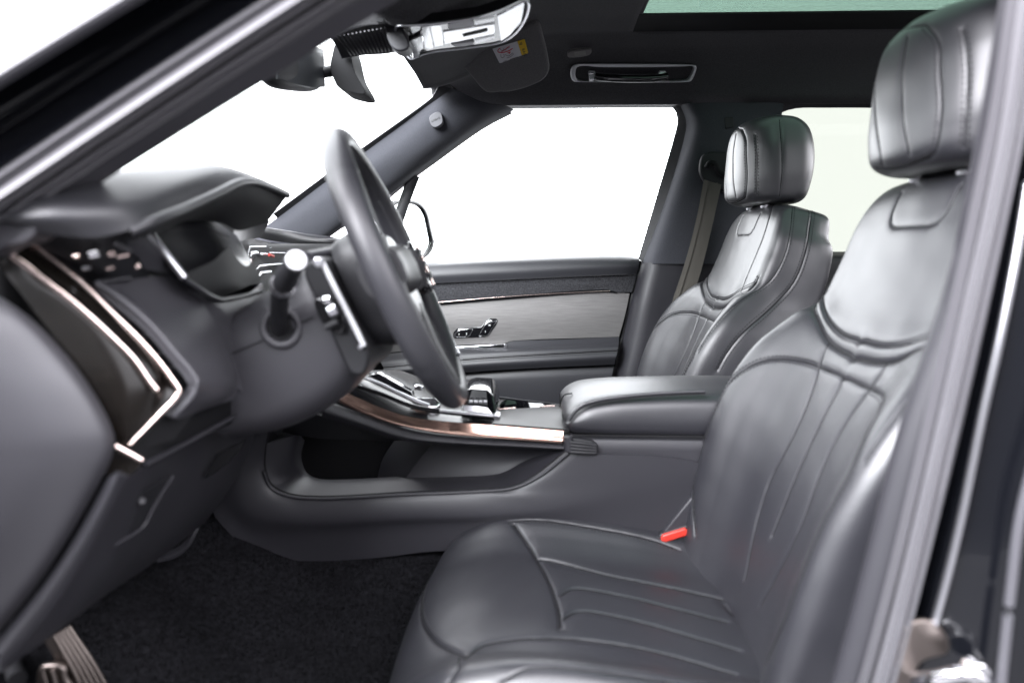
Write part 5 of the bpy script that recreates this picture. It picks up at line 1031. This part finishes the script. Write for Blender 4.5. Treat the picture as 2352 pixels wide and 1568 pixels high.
def make_seat():
    t = thing('car_seat', 'black leather driver seat beside the open door, nearest the camera', 'car seat', (.1, SEATY, .0), 'front seats')
    # ---- backrest
    B = build_back()
    ui = B.pick([(1882, 645), (1886, 678), (1901, 730), (1935, 768), (1985, 783)])
    uo = B.pick([(1862, 650), (1866, 690), (1876, 735), (1901, 786), (1951, 818), (1985, 830)])
    cp = B.pick([(1901, 786), (1888, 812), (1879, 845), (1859, 906), (1832, 973), (1796, 1045), (1765, 1106), (1741, 1179), (1722, 1259), (1708, 1330)])
    bt = B.pick([(1603, 1040), (1620, 975), (1648, 916), (1678, 873), (1718, 842), (1761, 826), (1801, 824), (1851, 832), (1880, 842)])
    hz = B.pick([(1881, 843), (1918, 858), (1945, 868)])
    pl = B.pick([(1955, 876), (1935, 933), (1901, 1010), (1878, 1056), (1855, 1102), (1815, 1182), (1781, 1242)])
    edge = B.pick([(1603, 1040), (1592, 1100), (1590, 1160), (1596, 1230)])
    def close_mid(p, dz=.003):
        p = p[p[:, 1] > SEATY + .012]; e = p[-1]; c = np.array([e[0] - dz * .45, SEATY, e[2] - dz])
        return np.vstack([p, c])
    ui, uo, hz = close_mid(ui), close_mid(uo), close_mid(hz)
    B.seam(ui, .0045, .0042, stitch=(-.006,)); B.seam(uo, .0075, .006); B.seam(cp, .0035, .005); B.seam(bt, .0035, .0035, stitch=(-.0055, .0055)); B.seam(hz, .004, .004)
    B.seam(edge, .003, .003, stitch=(.005,)); pl[:, 1] = SEATY; pl = np.array([B.snap(q) for q in pl]); B.seam(pl, .0042, .004, mirror=False)
    bg_ = B.pick([(2030, 418), (2017, 467), (2032, 500), (2068, 509)])
    bg_ = np.array([[.504, SEATY + .068, .872], [.499, SEATY + .066, .842], [.496, SEATY + .058, .829], [.493, SEATY + .044, .823], [.492, SEATY, .822]]); bg_ = np.array([B.snap(q) for q in cr(bg_, 40)])
    B.seam(bg_, .003, .003)
    s1 = B.pick([(1820, 470), (1816, 523), (1801, 590), (1768, 646), (1701, 690), (1651, 736), (1601, 806)], True, -.25)
    s2 = B.pick([(1866, 460), (1861, 523), (1845, 600), (1821, 653), (1768, 710), (1708, 763), (1668, 813), (1648, 850)], True, -.25)
    s0 = B.pick([(1777, 464), (1768, 496), (1750, 551), (1723, 616), (1700, 670)], True)
    B.seam(s0, .002, .0028, mirror=False)
    B.seam(s1, .0016, .0025, stitch=(.005,)); B.seam(s2, .0028, .0035, stitch=(.0065, -.0065))
    B.press()
    C0 = SEATY
    def poly_yz(p): a = [(abs(q[1] - C0), q[2]) for q in p]; return a
    shoulder = poly_yz(uo) + [(0, .92), (.30, .92), (.30, uo[0][2])]
    sh_in = [(abs(q[1] - C0), q[2]) for q in uo]
    zmin = min(q[1] for q in sh_in)
    cen = [(abs(q[1] - C0), q[2]) for q in cp]; cen = [(0, zmin - .002)] + sh_in[::-1][:0] + cen + [(cen[-1][0], .1), (0, .1)]
    front = lambda fj: (fj < .27) | (fj > .73)
    yc = lambda C: np.abs(C[:, 1] - C0)
    parts = B.parts([('shoulder_panel', leather, lambda fi, fj, C: front(fj) & inpoly(yc(C), C[:, 2], sh_in + [(0, .95), (.26, .95), (.26, sh_in[0][1])]) & (yc(C) < .185)),
             ('center_panel', leather_perf, lambda fi, fj, C: front(fj) & inpoly(yc(C), C[:, 2], cen)),
             ('bolster', leather_perf, lambda fi, fj, C: front(fj) & (C[:, 1] > C0) & (C[:, 2] < .66)),
             ('bolster', leather_perf, lambda fi, fj, C: front(fj) & (C[:, 1] < C0) & (C[:, 2] < .66)),
             ('backrest', leather, lambda fi, fj, C: np.ones(len(fi), bool))], t)
    B.thread_mesh('backrest_stitching', parts[-1]); B.seam_mesh('backrest_seams', parts[-1])
    # ---- cushion
    Q = build_cushion()
    fr = Q.pick([(1180, 1203), (1222, 1262), (1265, 1340), (1284, 1400), (1288, 1440)])
    fl = Q.pick([(990, 1290), (972, 1350), (964, 1400), (972, 1435), (1000, 1470), (1040, 1492), (1075, 1503)])
    th = Q.pick([(1075, 1503), (1098, 1482), (1150, 1468), (1300, 1462), (1500, 1492), (1690, 1545)])
    dn = Q.pick([(1075, 1503), (1050, 1535), (1030, 1566)])
    inb = Q.pick([(1240, 1281), (1270, 1285), (1400, 1318), (1560, 1350), (1680, 1378)])
    p1 = Q.pick([(1288, 1364), (1310, 1349), (1345, 1350), (1450, 1370), (1560, 1397), (1670, 1425)])
    p2 = Q.pick([(1294, 1418), (1318, 1402), (1350, 1401), (1450, 1420), (1600, 1462), (1700, 1492)])
    top = Q.pick([(1168, 1197), (1230, 1193), (1400, 1218), (1500, 1240), (1560, 1262)])
    low = Q.pick([(1150, 1566), (1200, 1536), (1270, 1517), (1380, 1516), (1500, 1530), (1680, 1562)], False, -.12)
    Q.seam(fr, .006, .005, mirror=False); Q.seam(fl, .0045, .0045, mirror=False, stitch=(.006,)); Q.seam(th, .005, .005, mirror=False); Q.seam(dn, .0025, .0035, mirror=False)
    Q.seam(inb, .006, .006, mirror=False); Q.seam(p1, .0045, .006, mirror=False); Q.seam(p2, .0045, .006, mirror=False); Q.seam(top, .003, .0032, mirror=False, stitch=(-.005,)); Q.seam(low, .003, .0035, mirror=False)
    rs = Q.pick([(1662, 1385), (1720, 1450), (1770, 1520)])
    Q.seam(rs, .004, .005, mirror=False)
    Q.press()
    frx = np.interp
    fy = np.array(sorted([(q[1], q[0]) for q in fr])); 
    def front_panel(fi, fj, C):
        lim = np.interp(C[:, 1], fy[:, 0], fy[:, 1]); lf = np.array(sorted([(q[1], q[0]) for q in fl])); l0 = np.interp(C[:, 1], lf[:, 0], lf[:, 1])
        return (C[:, 0] < lim) & (C[:, 0] > l0) & (C[:, 2] > .2) & (C[:, 1] > th[:, 1].min())  & (C[:, 1] > np.interp(C[:, 0], *np.array(sorted([(q[0], q[1]) for q in th])).T))
    ib = np.array(sorted([(q[0], q[1]) for q in inb])); tb = np.array(sorted([(q[0], q[1]) for q in th]))
    up = lambda C: (C[:, 2] > .225)
    def insert(fi, fj, C): return up(C) & (C[:, 0] > np.interp(C[:, 1], fy[:, 0], fy[:, 1])) & (C[:, 1] < np.interp(C[:, 0], ib[:, 0], ib[:, 1])) & (C[:, 1] > np.interp(C[:, 0], tb[:, 0], tb[:, 1]))
    def bol(fi, fj, C): return up(C) & (C[:, 0] > np.interp(C[:, 1], fy[:, 0], fy[:, 1])) & (C[:, 1] >= np.interp(C[:, 0], ib[:, 0], ib[:, 1])) & (C[:, 1] < top[:, 1].max() + .003)
    parts = Q.parts([('thigh_panel', leather_perf, front_panel), ('seat_insert', leather_perf, insert), ('side_bolster', leather_perf, bol), ('seat_cushion', leather, lambda fi, fj, C: np.ones(len(fi), bool))], t)
    Q.thread_mesh('cushion_stitching', parts[-1]); Q.seam_mesh('cushion_seams', parts[-1])
    # ---- headrest
    H = build_headrest()
    sc = lambda l: [(1568 + .3336 * a, .3336 * b) for a, b in l]
    l1 = H.pick(sc([(1352, 310), (1330, 450), (1320, 700), (1340, 950), (1375, 1140)]))
    l2 = H.pick(sc([(1545, 255), (1512, 450), (1505, 700), (1520, 900), (1555, 1070)]))
    fb = H.pick(sc([(1670, 175), (1755, 280), (1765, 500), (1780, 700), (1765, 900), (1730, 1060), (1640, 1110), (1450, 1170), (1330, 1165)]))
    ft = H.pick(sc([(1350, 290), (1450, 220), (1560, 190), (1670, 172)]))
    sd = H.pick(sc([(1925, 200), (1942, 280), (1960, 500), (1950, 800), (1935, 1010)]))
    ps = H.pick([(1753, 286), (1764, 330), (1766, 400), (1760, 455)], True); ps2 = H.pick([(1790, 275), (1795, 340), (1796, 400), (1790, 452)], True)
    H.seam(l1, .0022, .0028, mirror=False); H.seam(l2, .0026, .003, mirror=False)
    near = lambda p: np.array(p)
    H.seam(fb, .0025, .0028, mirror=False, stitch=(-.005,)); H.seam(ft, .0025, .0028, mirror=False); H.seam(sd, .002, .003, stitch=(.004, -.004)); H.seam(ps2, .002, .003, stitch=())
    H.press()
    fx = .535
    parts = H.parts([('headrest_face', leather, lambda fi, fj, C: (C[:, 0] < .505) & (np.abs(C[:, 1] - C0) < .11) & (C[:, 2] > .905) & (C[:, 2] < 1.078)), ('headrest', leather, lambda fi, fj, C: np.ones(len(fi), bool))], t)
    H.thread_mesh('headrest_stitching', parts[-1]); H.seam_mesh('headrest_seams', parts[-1])
    for s in (-.055, .055):
        tube('headrest_post', [(.536, SEATY + s, .865), (.54, SEATY + s, .905)], .006, chrome, t, n=6)
        disc('post_collar', (.533, SEATY + s, .886), (-.2, 0, 1), .011, .006, satin, t)
    # ---- frame under the cushion
    rings('seat_base', [[np.array([x, SEATY + y, z]) for x, y in ((-.06, -.2), (.3, -.2), (.36, -.15), (.36, .15), (.3, .2), (-.06, .2), (-.1, .15), (-.1, -.15))] for z in (-.02, .04, .115)], plastic_dk, t)
    for s in (-.17, .17): box('seat_rail', (-.14, SEATY + s - .02, -.03), (.42, SEATY + s + .02, .0), black, t, .004)
    return t
def copy_tree(o, parent=None, move=(0, 0, 0)):
    c = o.copy(); COL.objects.link(c)
    if parent is not None:
        inv = o.matrix_parent_inverse.copy(); c.parent = parent; c.matrix_parent_inverse = inv
    else: c.location = Vector(o.location) + Vector(move)
    for ch in list(o.children): copy_tree(ch, c)
    return c
seat = make_seat()
seat_p = copy_tree(seat, None, (0, .76, 0))
seat_p.rotation_euler = (0, RECL, 0)
seat_p['label'] = 'black leather passenger seat in front of the far door, beyond the armrest'
